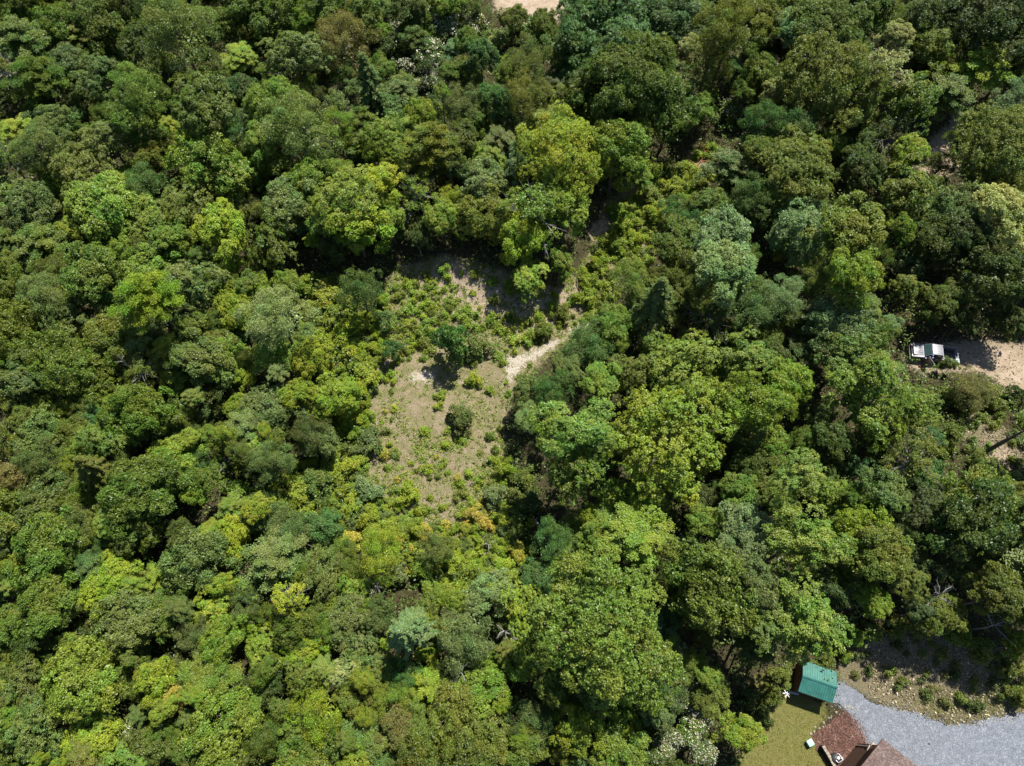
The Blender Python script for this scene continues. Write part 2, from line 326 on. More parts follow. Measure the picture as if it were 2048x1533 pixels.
def crown_mesh(kind, R, top, bot, dens=1.0, ls=.2, full=False):
    """one crown: boughs -> sprays -> leaves; returns the mesh, bough centres and spray places"""
    if kind in 'btfowsk':
        prm = dict(b=(44, .27, 26, .29, 24, .60), t=(38, .27, 18, .30, 32, .52), f=(34, .30, 30, .36, 34, .42), o=(40, .24, 14, .30, 22, .6),
                   w=(20, .36, 22, .30, 34, .45), s=(14, .42, 20, .26, 26, .62), k=(9, .45, 9, .22, 12, .6))[kind]
        nl, lr, nc, cr, nlf, asp = prm; sc = R / 3.2 if kind in 'btfo' else R / 1.5 if kind in 'ws' else 1
        nl = max(7, int(nl * (sc ** 1.35 if sc > 1 else 1))); nc = max(7, int(nc * dens * (sc ** .55)))
        c, r, d = (lobes_full if full else lobes_dome)(R, top, bot, nl, lr * (1 if sc <= 1 else sc ** -.38))
        p, o = clumps_on(c, r, d, nc); n = len(p)
        crr = cr * rng.uniform(.7, 1.25, n); q = max(8, int(nlf * dens))
        clr = np.repeat(np.stack([rng.random(n) * .6 + .4 * np.repeat(rng.random(len(c)), nc), np.repeat(rng.random(len(c)), nc)], 1), q, 0)
        O = np.repeat(o, q, 0)
        if kind == 't':
            dd = unit(rdir(n * q) + O * .8 + np.array([0, 0, .35])); u = rng.random((n * q, 1)) ** .6
            P = np.repeat(p, q, 0) + dd * np.repeat(crr, q)[:, None] * u; T = dd + rdir(n * q) * .35
            Nn = O * .5 + np.array([.12, .2, .6]) + rdir(n * q) * .55
        else:
            g = rng.normal(size=(n * q, 3)); g = unit(g) * (rng.random((n * q, 1)) ** .45); g -= O * np.sum(g * O, 1, keepdims=True) * .45
            P = np.repeat(p, q, 0) + g * np.repeat(crr, q)[:, None]; T = None
            Nn = O * .55 + np.array([.12, .2, .55]) + rdir(n * q) * (.75 if kind != 'f' else 1.0)
        sz = ls * rng.uniform(.65, 1.25, n * q); geo = [leaf_geo(P, Nn, sz, asp, T, clr)]
        # inner leaves so that crowns are not hollow
        ni = int(600 * (R / 3.2) ** 2 * dens) if kind not in 'ok' else 100
        e = rdir(ni) * (rng.random((ni, 1)) ** .33) * np.array([R, R, top]) * .62; e[:, 2] = np.abs(e[:, 2]) - bot * .35
        geo.append(leaf_geo(e, rdir(ni) * .6 + np.array([0, 0, 1]), np.full(ni, ls * 2.0), .7))
        return geo, c, (p, o)
    if kind == 'l':      # boughs spread as flat layered fans
        br = []; nb = int(26 * (R / 3.2)); geo = []; cs = []
        for i in range(nb):
            t = (i + .5) / nb; az = i * 2.39996 + rng.normal(0, .2); z = top * (1 - 1.55 * t) + rng.normal(0, .12); L = R * (.35 + .68 * min(1, t * 1.9)) * rng.uniform(.82, 1.15)
            u = np.array([math.cos(az), math.sin(az), 0]); v = np.array([-u[1], u[0], 0]); nc = int(26 * dens * (.6 + L / 3.2)); a = rng.random(nc) ** .75
            wd = .30 * L * (1 - .65 * a) + .12; b = rng.uniform(-1, 1, nc) * wd
            p = u * (a * L)[:, None] + v * b[:, None]; p[:, 2] = z + .35 * a * L * (.45 - t) - .25 * (b ** 2) + rng.normal(0, .07, nc)
            cs.append(u * L * .6 + np.array([0, 0, z])); q = int(30 * dens); n = nc
            g = rng.normal(0, 1, (n * q, 3)) * np.array([.19, .19, .06]); P = np.repeat(p, q, 0) + g
            cl = np.repeat(np.stack([rng.random(n) * .5 + .5 * rng.random(), np.full(n, rng.random())], 1), q, 0)
            geo.append(leaf_geo(P, np.array([.1, .2, 1.]) + rdir(n * q) * .5, ls * rng.uniform(.65, 1.2, n * q), .6, None, cl)); br.append(p)
        return geo, np.array(cs), (np.concatenate(br), None)
    if kind == 'c':      # conifer: whorls of drooping sprays round a leader, crown from z=-bot to z=top
        geo = []; cs = []; nb = int(95 * dens); H = top + bot
        for i in range(nb):
            t = (i + .7) / nb; az = i * 2.39996 + rng.normal(0, .2); L = R * (t ** .8) * rng.uniform(.75, 1.12) + .12; z0 = top - H * t ** 1.05
            u = np.array([math.cos(az), math.sin(az), 0]); v = np.array([-u[1], u[0], 0]); n = int(10 + 50 * L / R * dens * (R / 2.5)); a = rng.random(n) ** .7
            side = np.where(rng.random(n) < .5, -1, 1) * rng.random(n) * .22 * L * (1.05 - a)
            p = u * (a * L)[:, None] + v * side[:, None]; p[:, 2] = z0 + .22 * L - .42 * L * a ** 1.6 - np.abs(side) * .3
            q = 14; P = np.repeat(p, q, 0) + rng.normal(0, 1, (n * q, 3)) * np.array([.08, .08, .035])
            sg = np.sign(np.repeat(side, q))[:, None]
            T = u * 1.0 + v * sg * .8 + rdir(n * q) * .5 - np.array([0, 0, .25])
            cl = np.repeat(np.stack([rng.random(n), np.full(n, rng.random())], 1), q, 0)
            geo.append(leaf_geo(P, np.array([.1, .15, 1.]) + rdir(n * q) * .6, ls * rng.uniform(.7, 1.2, n * q), .3, T, cl, .05)); cs.append(u * L * .5 + np.array([0, 0, z0]))
        return geo, np.array(cs), (np.array(cs), None)
PROTO = {}
def proto(key, kind, R, top, bot, dens, ls, nv, m=None, pale=False):
    L = []
    for _ in range(nv):
        geo, c, (p, o) = crown_mesh(kind, R, top, bot, dens, ls, key in 'BT' or (key in 'bt' and _ % 3 == 0))
        cm = leaf_mesh('crown', geo, m); low = -bot
        # trunk with limbs reaching into the boughs; base at z=-depth (scaled per tree)
        mb = MB(); zb = -bot * .55
        k = min(len(c), 9 if kind != 'o' else 22); idx = rng.permutation(len(c))[:k]
        rt = .045 * R + .03
        lean = rng.normal(0, .05 * R, 2)
        mb.tube([(0, 0, zb), (lean[0] * .5, lean[1] * .5, zb + (top - zb) * .35), (lean[0], lean[1], top * .55)], [rt, rt * .7, rt * .22], 7)
        for j in idx:
            q = c[j] * (.98 if kind != 'o' else 1.25); h0 = zb + (top * .5 - zb) * rng.uniform(.05, .75); f = (h0 - zb) / (top * .55 - zb)
            a = (lean[0] * f, lean[1] * f, h0); mid = (q[0] * .5, q[1] * .5, h0 + (q[2] - h0) * .38 + .1)
            mb.tube([a, mid, tuple(q)], [rt * .42, rt * .3, rt * .09], 5)
            if kind == 'o':
                for _k in range(3):
                    e = q + rng.normal(0, .16, 3) * R; e[2] += .06 * R; mb.tube([mid, tuple(e)], [rt * .2, rt * .06], 4)
        tm = mb.mesh('trunk', M_DEAD if pale else M_BARK)
        # stem: unit height tube from z=0 (ground) to z=1
        L.append(dict(crown=cm, limbs=tm, R=R, top=top, bot=bot, zb=zb, rt=rt, clumps=(p, o)))
    PROTO[key] = L
#      key  kind  R    top  bot  dens  leaf variants
proto('b', 'b', 3.2, 2.2, 2.6, 1.05, .165, 4)
proto('B', 'b', 5.6, 3.8, 4.4, .97, .175, 2)
proto('t', 't', 3.2, 2.3, 2.8, 1.05, .165, 4)
proto('T', 't', 5.6, 4.2, 5.0, .97, .185, 2)
proto('f', 'f', 3.2, 2.4, 2.8, .85, .13, 3)
proto('l', 'l', 3.4, 2.2, 2.4, .95, .19, 3)
proto('o', 'o', 3.2, 2.4, 2.6, .8, .17, 2, None, True)
proto('c', 'c', 2.4, 3.6, 3.4, 1.0, .24, 2)
proto('s', 's', 1.5, 1.15, .9, 1.0, .15, 3)
proto('w', 'w', 1.8, 1.1, 1.0, .95, .18, 3, M_SHINY)
proto('k', 'k', .5, .42, .3, .8, .12, 4)
# a bare stem shared by all trees: unit radius and height
STEM = MB().tube([(0, 0, -.02), (.0, .0, .05), (.25, .1, .5), (0, 0, 1)], [1.25, 1.0, .85, .72], 8).mesh('trunk', M_BARK)
def flower_mesh(P):
    p, o = P['clumps']; k = rng.random(len(p)) < .42; k &= p[:, 2] > -.2 * P['bot']; p = p[k] + o[k] * .25; n = len(p); q = 3
    pp = np.repeat(p, q, 0) + rng.normal(0, .10, (n * q, 3)); return leaf_mesh('flowers', [leaf_geo(pp, np.repeat(o[k], q, 0) + rdir(n * q) * .5 + [0, 0, .5], rng.uniform(.08, .17, n * q), .8)], M_FLOWER)
for P in PROTO['w']: P['flowers'] = flower_mesh(P)

CC = dict(d=(.056,.086,.014), m=(.088,.136,.018), l=(.128,.200,.026), y=(.168,.230,.020), Y=(.25,.31,.028), o=(.106,.140,.020), g=(.098,.142,.036),
          b=(.066,.136,.032), p=(.22,.26,.085), r=(.13,.134,.036), q=(.135,.205,.075), e=(.26,.255,.04), h=(.155,.228,.020))
CN = dict(d='dark green', m='mid green', l='light green', y='yellow-green', Y='bright yellow', o='olive', g='grey-green', b='bluish green', p='pale green', r='reddish brown', q='pale bluish', e='orange-yellow', h='lime green')
KIND = dict(b=('broadleaf_tree', 'round leafy tree', 'tree'), B=('canopy_tree', 'spreading leafy tree', 'tree'), t=('tufted_tree', 'tree with tufted sprays', 'tree'), T=('canopy_tree', 'tree with starry leaf tufts', 'tree'),
            f=('feathery_tree', 'soft feathery tree', 'tree'), l=('layered_tree', 'tree with layered boughs', 'tree'), o=('sparse_tree', 'thin-leaved tree with bare twigs', 'tree'), c=('conifer', 'conifer', 'conifer'),
            s=('shrub', 'leafy shrub', 'shrub'), w=('flowering_shrub', 'white-flowering shrub', 'shrub'), k=('small_bush', 'leafy low bush', 'bush'))
THINGS = []      # (object, px, py, r_px, colour key, kind key, height words) -> labels are written at the end
def plant(px, py, rpx, k, c, h=None, sink=0, label=None, zsc=None, jit=True, name=None):
    big = {'b': 'B', 't': 'T'}
    if k == 'b' and c in 'mlogdh' and rpx < 66 and R_.random() < .42: k = R_.choice('ttlof')
    s = scale_at(px, py, 8 if k in 'btfloc' else 1.5); R = rpx / s
    kk = big[k] if k in big and R > 4.3 else k
    P = PROTO[kk][R_.randrange(len(PROTO[kk]))]; f = R / P['R'] * (1.17 if kk in 'BT' else 1.04)
    tree = k in 'btfloc'
    vz = (zsc or R_.uniform(.85, 1.2))
    fz = f * vz if tree else f * vz * .95
    if tree:
        young = px < 1080 and py > 330; H = h or ((2.9 + 1.5 * R + R_.uniform(-.8, 1.5)) if young else (4.0 + 1.65 * R + R_.uniform(-.9, 1.8))); H = max(H, fz * (P['top'] + P['bot'] * .7) + .2)
    else: H = h or fz * (P['top'] + P['bot'] * .75)
    zc = H - fz * P['top']
    x, y, z = onground(px, py, zc + fz * (P['top'] - P['bot']) * .3)
    rz = R_.uniform(0, 6.283)
    nm, desc, cat = KIND[kk]
    if kk == 'b': nm = {'y': 'maple_tree', 'h': 'maple_tree', 'Y': 'maple_tree', 'd': 'oak_tree', 'g': 'oak_tree', 'o': 'oak_tree', 'b': 'oak_tree'}.get(c, nm)
    root = thing(name or nm, (x, y, z), rz)
    cr = link('crown' if tree else 'foliage', P['crown'], root, (0, 0, zc))
    e_ = R_.uniform(.97, 1.04) if kk in 'BT' else R_.uniform(.84, 1.19) if tree else R_.uniform(.92, 1.08); cr.scale = (f * e_, f / e_, fz); cr.rotation_euler = (R_.uniform(-.16, .16), R_.uniform(-.16, .16), 0) if tree else (0, 0, 0)
    a = np.array(CC[c]) * (np.array([1.17, 1.12, 1.0]) if px < 1150 and py > 230 else np.array([1.04, 1.03, 1.0])) * R_.uniform(.86, 1.16) * np.array([R_.uniform(.91, 1.08), 1, R_.uniform(.85, 1.12)]); cr.color = (*a, 1)
    if 'flowers' in P:
        fl = link('flowers', P['flowers'], root, (0, 0, zc)); fl.scale = cr.scale; fl['kind'] = 'stuff'
    if k != 'k' :
        zt = zc + fz * P['zb']
        tr = link('trunk' if tree else 'stem', STEM, root); tr.scale = (P['rt'] * f, P['rt'] * f, max(zt + .05, .1))
        lm = link('limbs', P['limbs'], root, (0, 0, zc)); lm.scale = (f, f, fz)
    THINGS.append([root, px, py, rpx, c, kk, label]); return root
# ------------------------------------------------------------------ the trees of the photograph: x y radius kind colour [height]
TREES = '''
40 10 45 b m;120 50 46 b m;200 42 55 b o;45 85 50 l m;160 75 42 b o;360 78 76 f g 15;275 88 42 b d;15 150 42 b o;70 152 50 l m;140 128 42 b g
205 168 48 b g;275 185 52 b l 14;478 112 30 l h;405 215 60 b m 14;277 242 52 b m;40 262 34 l h;105 255 46 b g;212 275 42 b g;85 300 55 f g;300 322 34 b o
18 322 46 b m;160 355 56 t o;293 378 48 f b;415 318 66 b l;468 362 60 t l;465 265 42 f b;68 425 56 b g;215 420 70 b l;152 457 30 b h;307 447 50 b l
373 415 50 b m;445 472 60 b y;85 487 50 l m;478 178 30 b b;440 55 40 b m;330 10 40 b h;250 10 42 b d;480 20 45 b m
545 40 55 b m;655 20 44 b m;618 45 30 b l;588 112 56 b g;536 155 28 b h;690 98 58 f r;730 30 40 b m;742 172 40 c g 13;545 208 46 b l;595 265 72 f g
530 285 44 b l;685 262 40 b l;772 277 40 b l;728 242 34 b m;842 226 30 b h;885 200 28 b h;928 216 46 f g;990 207 35 b b;862 292 50 l o;928 272 34 b d
1005 285 34 b g;765 367 42 b Y;625 367 46 b l;700 402 64 b l;580 416 60 b g;712 457 68 b y;655 452 44 b l;845 392 46 o l;968 362 50 b q;980 434 60 b o 7
885 436 36 b l 6;840 468 32 b d 4;545 487 50 b m;962 120 34 b b;820 20 35 b g;900 330 34 b d;640 320 38 b m;780 440 36 b l
1150 72 60 t b;1235 32 76 t b;1250 88 60 t b;1140 112 48 t b;1340 32 52 b b;1055 137 50 f g;1055 200 50 f o;1255 172 84 b m 16;1340 226 58 b m;1185 202 58 b d
1315 137 40 b o;1375 99 30 b p;1460 62 60 f o 15;1415 132 54 f o;1510 42 50 b o;1515 152 40 b m;1520 252 44 f b;1400 217 30 b l;1120 206 34 b h;1090 252 44 l l
1180 260 34 b l;1118 316 74 b y 13;1232 306 66 b l 12;1045 327 40 b q;1070 422 68 o l;1132 417 46 b l 9;1286 352 24 l l 5;1048 480 54 b h 7;1456 340 46 b g;1518 317 40 b o
1352 422 36 f b 5;1412 418 42 b m 7;1382 450 40 f b 6;1508 402 50 f b;1442 492 66 b q;1358 488 50 b m 8;1270 250 50 b m;1200 130 46 t g
1653 68 70 b m;1585 62 42 b q;1556 15 42 b m;1793 75 30 b p 15;1765 137 50 o p 14;1862 37 50 b g;1872 92 50 b o;1962 137 52 b h;1985 45 80 b d;1655 177 84 b o 15
1550 190 30 b p;1577 264 54 f b;1690 217 50 b m;1820 208 58 b m;1900 190 46 b g;1775 282 48 b d;2030 206 50 f q;1820 309 40 b y;1992 300 76 b o;1810 386 58 b o
1592 336 70 b o;2000 433 62 b p;1912 426 54 b g;1800 461 26 b l;1600 461 64 b q;1695 471 68 b o 14;1920 482 58 b d;1750 20 45 b m;1720 340 46 b d;1740 130 30 b m;2030 370 40 b o;2038 110 46 b o;1860 480 46 b d
20 562 46 b o;110 549 46 b o;97 600 56 f g;200 570 70 b m;293 540 50 b l;293 592 58 l h 14;385 582 64 b g;40 664 66 b m;8 632 26 b y;140 732 70 b m
207 747 60 t m;50 764 60 b d;283 747 40 b m;233 674 56 b o;333 702 34 l y;407 727 64 b g;460 727 50 b l;475 624 44 b h;480 814 30 b y;300 834 68 b m
205 834 40 b b;153 864 34 b o;217 880 50 t m;127 830 34 b l;87 874 58 b g;20 882 46 b o;173 932 32 c o 11;87 924 50 f g;343 914 48 b l;233 947 44 f g
400 924 32 f b;100 992 60 b g;283 982 74 b m;20 957 48 b r;480 926 25 s y;367 964 44 b m;495 852 46 b g;350 490 42 b l;150 640 44 b g;60 500 40 b g;395 660 44 b m
555 638 68 f q 12;575 568 30 b l;722 584 48 f b 8;622 720 38 b y 5.5;602 797 42 b h 6;672 792 50 b h 6;538 822 54 b g;640 884 40 b g 5;545 924 50 f g
1060 556 40 b h 5.4;1120 528 30 b l 5.6;1268 566 48 b l 8;1315 600 46 c g 14;1390 582 64 f o;1440 547 66 b q 13;1508 614 64 f b;1184 688 60 f b 7;1225 648 38 b l
1100 788 45 f b 7;1050 785 32 b g 6;1055 833 34 f q;1135 742 34 b g;1197 767 44 b l;1150 870 72 t l 15;1148 940 62 t m 12;1335 880 102 t h 16;1267 747 40 b o;1358 727 62 b l;1310 692 36 b l
1490 714 50 b l;1490 802 62 b h 13;1500 872 32 b o;1475 982 40 b l;1240 997 40 b h;1290 1012 46 b l;1556 597 50 f q;1703 557 54 b h 14;1670 644 58 b q
1572 757 46 b h;1556 807 40 b h;1776 654 26 b q 4.5;1742 798 80 t l 13;1700 714 58 t m;1822 824 48 t l 9;1813 582 34 t o 6;1870 612 40 b o 6;1993 555 66 b d 10;2013 640 40 b d 6;1930 640 30 b d 5
1590 957 50 t l 15;1825 924 58 b o;1945 1005 72 b o 10;1770 992 50 b g;2020 1000 44 b o 7;1716 1002 40 b m;1420 640 50 b d;1400 790 40 b m;1660 880 50 b d;1500 930 40 b d;1640 560 46 b m
27 1080 60 b d;110 1100 74 b m;147 1050 44 b g;217 1096 32 f b;287 1066 46 b m;467 1073 40 b Y;393 1120 68 b g;110 1217 66 b m;20 1263 46 b m;77 1272 50 b d
217 1180 50 b h;260 1240 68 b g;320 1157 34 l h;427 1220 44 b h;495 1224 34 f g;393 1266 46 f g;167 1357 74 b l;57 1370 56 b g;313 1363 46 b y;347 1402 26 b e
417 1363 54 l l;450 1457 78 b l;443 1283 44 b l;67 1457 60 b g;187 1467 50 b h;167 1507 44 b o;333 1473 40 b l;260 1520 40 b l;15 1340 40 b m;380 1500 40 b m
579 1073 58 b g;645 1053 40 b b;552 1113 56 b g;759 1107 54 f h 8;579 1200 38 o Y 9;655 1143 48 b g;872 1100 38 f g 5;712 1183 40 b l;699 1237 48 b g;812 1262 46 c q 13
719 1280 46 t g;725 1317 46 t g;980 1183 46 b q;929 1270 66 f q;859 1300 30 b y;799 1350 42 f b;595 1257 46 b m;532 1300 46 b l;612 1307 40 b y;685 1343 30 t p
612 1357 42 b o;639 1434 60 b h;705 1397 40 b o;792 1400 50 b l;866 1373 46 b h;963 1384 60 b l;903 1434 58 b o;799 1457 46 b r;612 1502 64 b m;712 1507 36 b y
846 1507 60 b o;963 1490 64 b o;532 1473 44 b m;590 1140 40 b l;760 1230 34 b d;880 1190 34 b l
1104 1086 50 f b 8;1191 1080 40 b l;1275 1073 58 b h 12;1214 1050 34 b l;1408 1043 36 b l;1491 1063 54 b q;1358 1123 46 b g;1208 1258 118 b l 16;1074 1157 40 b b;1037 1210 54 b h
1057 1240 40 f b;1418 1183 84 b m 14;1500 1165 56 b g 13;1315 1310 46 b h;1385 1324 30 b l;1067 1440 56 f g;1158 1464 58 b y;1231 1424 46 b h;1044 1324 44 b l;1315 1424 40 b g
1238 1507 58 b l;1481 1467 44 b h 6;1418 1357 22 b l;1200 1380 50 b o;1100 1370 38 b m
1603 1080 68 t l 14;1720 1056 54 b h;1753 1116 64 b o;1610 1242 70 t l 14;1540 1250 52 t m 12;1556 1173 40 f b;1746 1203 36 b h 6.5;1820 1167 36 b o 7;1935 1043 86 b d;2003 1190 58 b o 9;1886 1230 42 b o 6
2034 1290 32 b h 5;1800 1080 40 b d;1660 1180 40 b d;1560 1010 40 b m;2040 1060 40 b d;1850 1010 40 b d;1930 1130 44 b d;1680 1130 44 b m;1840 1222 32 b d 6;1510 1300 34 b d
'''
SHRUBS = '''
872 52 44 w g;930 22 48 f g 4;788 107 38 w g;845 112 42 w g;825 142 34 w d;912 162 26 w m;990 90 26 s p;712 318 36 w g;812 437 32 w g;1045 62 34 s g;1090 82 30 s m
1345 67 26 w g;1463 217 34 w o;1710 277 38 w g;417 830 34 w g;443 938 30 w g;260 1132 26 w m;250 1490 36 w g;525 1387 28 w m;752 1180 22 w m;1391 1080 28 w m
1350 1312 26 w m 5;1372 1345 28 w g 5;1385 1385 30 w m 5;1400 1425 28 w g 5;1375 1460 30 w m 5;1340 1480 26 w g 5;1405 1500 26 w g 5;1425 1400 20 w m 5;1320 1505 24 w g 5;800 60 30 w g;750 120 26 s g;860 180 30 w g;950 60 30 w o
660 592 36 s y;700 660 36 s y;712 714 30 s y;662 640 30 s l;640 690 30 s h;725 764 34 s y;700 846 28 s y;732 892 34 s g;732 982 30 s q;815 992 26 s h;668 1002 18 s l;483 996 38 s l
769 640 20 s b 3;785 702 20 s b 3.2;918 838 30 s g;949 761 17 s y;880 792 12 s y;978 782 10 s y;1013 937 22 s h;990 992 25 s q;1084 661 22 s o;1124 627 19 s o;1175 562 24 s y;1168 597 24 s y;1190 530 20 s y
905 690 34 s b 6;958 697 27 s g;700 1078 28 s e;906 1180 26 s y;640 960 34 s g;600 980 34 s y;560 1010 30 s l;690 940 28 s y;740 1040 26 s y;620 1030 26 s h;700 1010 24 s y
1937 782 44 f r 5;1905 800 34 s o;1975 800 30 s o;1900 870 26 s o;1870 905 28 s o;2030 800 24 s d;1893 724 10 s m 2.4;1908 731 10 s m 2.2;1880 734 8 s o 1.6
1255 450 26 s y;1230 425 20 s y;1270 480 22 s y;1240 500 22 s h;1300 395 24 s o;1340 375 26 s y;1370 350 24 s y;1400 370 22 s o;1340 340 20 s o;1310 430 22 s y;1260 415 20 s y
950 1030 20 s e;972 1050 18 s e;935 1060 16 s y;1000 1040 16 s y;1035 1105 24 s e;1010 1130 24 s y;975 1150 28 s l;940 1130 24 s y;905 1130 24 s h;850 1140 26 s l;830 1060 20 s y;800 1065 20 s y;785 1150 30 s g;1040 1060 26 s d;1035 1000 24 s o;1050 960 26 s o;1060 1010 28 s d
1745 1262 22 s o;1710 1270 22 s h;1800 1255 24 s o;1850 1262 22 s o;1920 1275 24 s h;1960 1300 26 s o;1650 1330 22 s o;2025 1340 26 s o;2035 1390 24 s o;1690 1310 16 s l
1560 1350 24 s o;1540 1390 24 s o;1525 1430 20 s d;1500 1400 24 s d
'''
def rows(t):
    for ln in t.replace('\n', ';').split(';'):
        q = ln.split()
        if q: yield int(q[0]), int(q[1]), float(q[2]), q[3], q[4], (float(q[5]) if len(q) > 5 else None)
LISTED = list(rows(TREES)) + list(rows(SHRUBS))
SPECIAL = {(765, 367): 'bright yellow rounded tree', (467, 1073): None}
for px, py, r, k, c, h in LISTED: plant(px, py, r * (1.0 if k in 'btfol' else 1.0), k, c, h, zsc=1.9 if (px, py) == (905, 690) else None)

# plants of the clearing: small single bushes
def open_at(x, y): return np.maximum.reduce([samp(M_CLEAR, x, y), samp(M_DIRT, x, y), samp(M_LIT, x, y), samp(M_LAWN, x, y), samp(M_STRIP, x, y), samp(G_OUT, x, y)])
G_OUT = mask([P_GRAVEL, P_MULCH], 1)
LP = np.array([(a, b, r) for a, b, r, *_ in LISTED])
cnt = 0; tried = 0; KP = []
while cnt < 150 and tried < 20000:
    tried += 1
    px = R_.uniform(745, 1240); py = R_.uniform(540, 1110)
    x, y, _ = onground(px, py)
    if samp(M_CLEAR, x, y) < .6 or samp(M_SAND, x, y) > .5 and R_.random() < .8: continue
    core = (800 < px < 1000 and 735 < py < 860)
    if core and R_.random() < .96: continue
    if py < 735 and R_.random() < .25: continue
    d = np.hypot(LP[:, 0] - px, LP[:, 1] - py)
    if (d < LP[:, 2] * .85).any(): continue
    r = R_.uniform(5, 12) * (1 if py > 860 or py < 660 else .8)
    if any(math.hypot(a - px, b - py) < (r + q) * .75 for a, b, q in KP): continue
    KP.append((px, py, r)); cnt += 1
    c = R_.choices('yheloY', [5, 4, 2 if py > 860 else .5, 3, 3, .3])[0]
    plant(px, py, r, 'k', c)

# low scrub: thickets of small plants round the clearing
ZONES = [(P_SCRUB[0], 112, 9, 22, 'yyhhlyhog', 's'), (P_SCRUB[1], 120, 6, 15, 'yyhlhyeg', 's'), (P_SCRUB[2], 100, 6, 12, 'yyhyyo', 'k'),
         ([(785, 575), (870, 555), (930, 620), (1000, 640), (1110, 640), (1030, 690), (880, 640), (870, 720), (790, 730), (770, 640)], 80, 5, 13, 'yhlool', 'k'),
         ([(1700, 1290), (1800, 1270), (2050, 1320), (2060, 1400), (1960, 1425), (1800, 1400), (1710, 1350)], 34, 5, 13, 'oordg', 'k'),
         ([(1880, 830), (2000, 800), (2048, 820), (2048, 960), (1960, 950), (1880, 920)], 24, 6, 14, 'oollg', 'k')]
ns = 0; KS = []
for poly, num, r0, r1, cs, kk_ in ZONES:
    xs = [q[0] for q in poly]; ys = [q[1] for q in poly]; got = 0; tr_ = 0
    while got < num and tr_ < 4000:
        tr_ += 1; px = R_.uniform(min(xs), max(xs)); py = R_.uniform(min(ys), max(ys)); r = R_.uniform(r0, r1)
        if not bool(inside(poly, np.array(px), np.array(py))): continue
        d = np.hypot(LP[:, 0] - px, LP[:, 1] - py)
        if (d < LP[:, 2] * .72).any() or any(math.hypot(a - px, b - py) < (r + q) * .62 for a, b, q in KS): continue
        KS.append((px, py, r)); got += 1; plant(px, py, r, kk_, R_.choice(cs), name='scrub_bush' if kk_ == 's' else 'low_bush' if poly is P_SCRUB[2] else None)
    ns += got
print('scrub', ns)

# small young trees knitting the canopy together
nk = 0; tr_ = 0
while nk < 270 and tr_ < 14000:
    tr_ += 1; px = R_.uniform(-10, 2060); py = R_.uniform(-5, 1545); x, y, _ = onground(px, py, 4)
    if max(float(open_at(x + a, y + b)) for a in (-2, 0, 2) for b in (-3, -1, 1.5)) > .08 or float(samp(M_SCRUB, x, y)) > .3 or (1560 < px < 1800 and py > 1290) or (1770 < px < 1965 and 655 < py < 820) or (px > 1050 and R_.random() < .7): continue
    r = R_.uniform(17, 31); d = np.hypot(LP[:, 0] - px, LP[:, 1] - py); e = d / LP[:, 2]
    if (e < .72).any() or any(math.hypot(a - px, b - py) < (r + q) * .55 for a, b, q in KS): continue
    lit = px < 1250 and py > 250
    KS.append((px, py, r)); nk += 1; plant(px, py, r, R_.choice('bbtlf' if lit else 'bbt'), R_.choices('hlmoygd' if lit else 'omdgbl', [4, 5, 4, 3, 2, 3, 1] if lit else [3, 3, 3, 2, 2, 2])[0], R_.uniform(4.2, 7.5), name='young_tree')
print('young', nk)

# understorey that fills the forest between the crowns, and the rows just outside the view
nf = 0
for gyy in np.arange(-11, 112, 4.6):
    for gxx in np.arange(-82, 82, 4.6):
        x = gxx + R_.uniform(-1.6, 1.6); y = gyy + R_.uniform(-1.6, 1.6)
        if y > 60 and abs(x) > 40 + y * .45 : continue
        if max(float(open_at(x + a, y + b)) for a in (-2, 0, 2) for b in (-2.5, 0, 2)) > .1 or float(samp(M_SCRUB, x, y)) > .3: continue
        z = float(gz(x, y)); px, py = proj(x, y, z + 5)
        inv = -40 < px < 2090 and -40 < py < 1575
        if inv:
            d = np.hypot(LP[:, 0] - px, LP[:, 1] - py)
            if (d < LP[:, 2] * .70).any() or (1760 < px < 1975 and 650 < py < 840): continue
            h = R_.uniform(4.2, 6.4); r = R_.uniform(32, 44) * scale_at(px, py, 5) / 17
            plant(px, py, r, R_.choice('bbbfl'), R_.choices('dmgobl', [2, 3, 2, 3, 1, 3])[0], h, name='understory_tree'); nf += 1
        else:
            if px < -150 or px > 2200 or py > 1700 or py < -130: continue
            if R_.random() < .35: continue
            s = scale_at(px, py, 8); plant(px, py, R_.uniform(3.0, 4.2) * s, R_.choice('bbtfl'), R_.choices('dmgol', [3, 3, 2, 2, 2])[0]); nf += 1
print('fillers', nf, 'bushes', cnt)

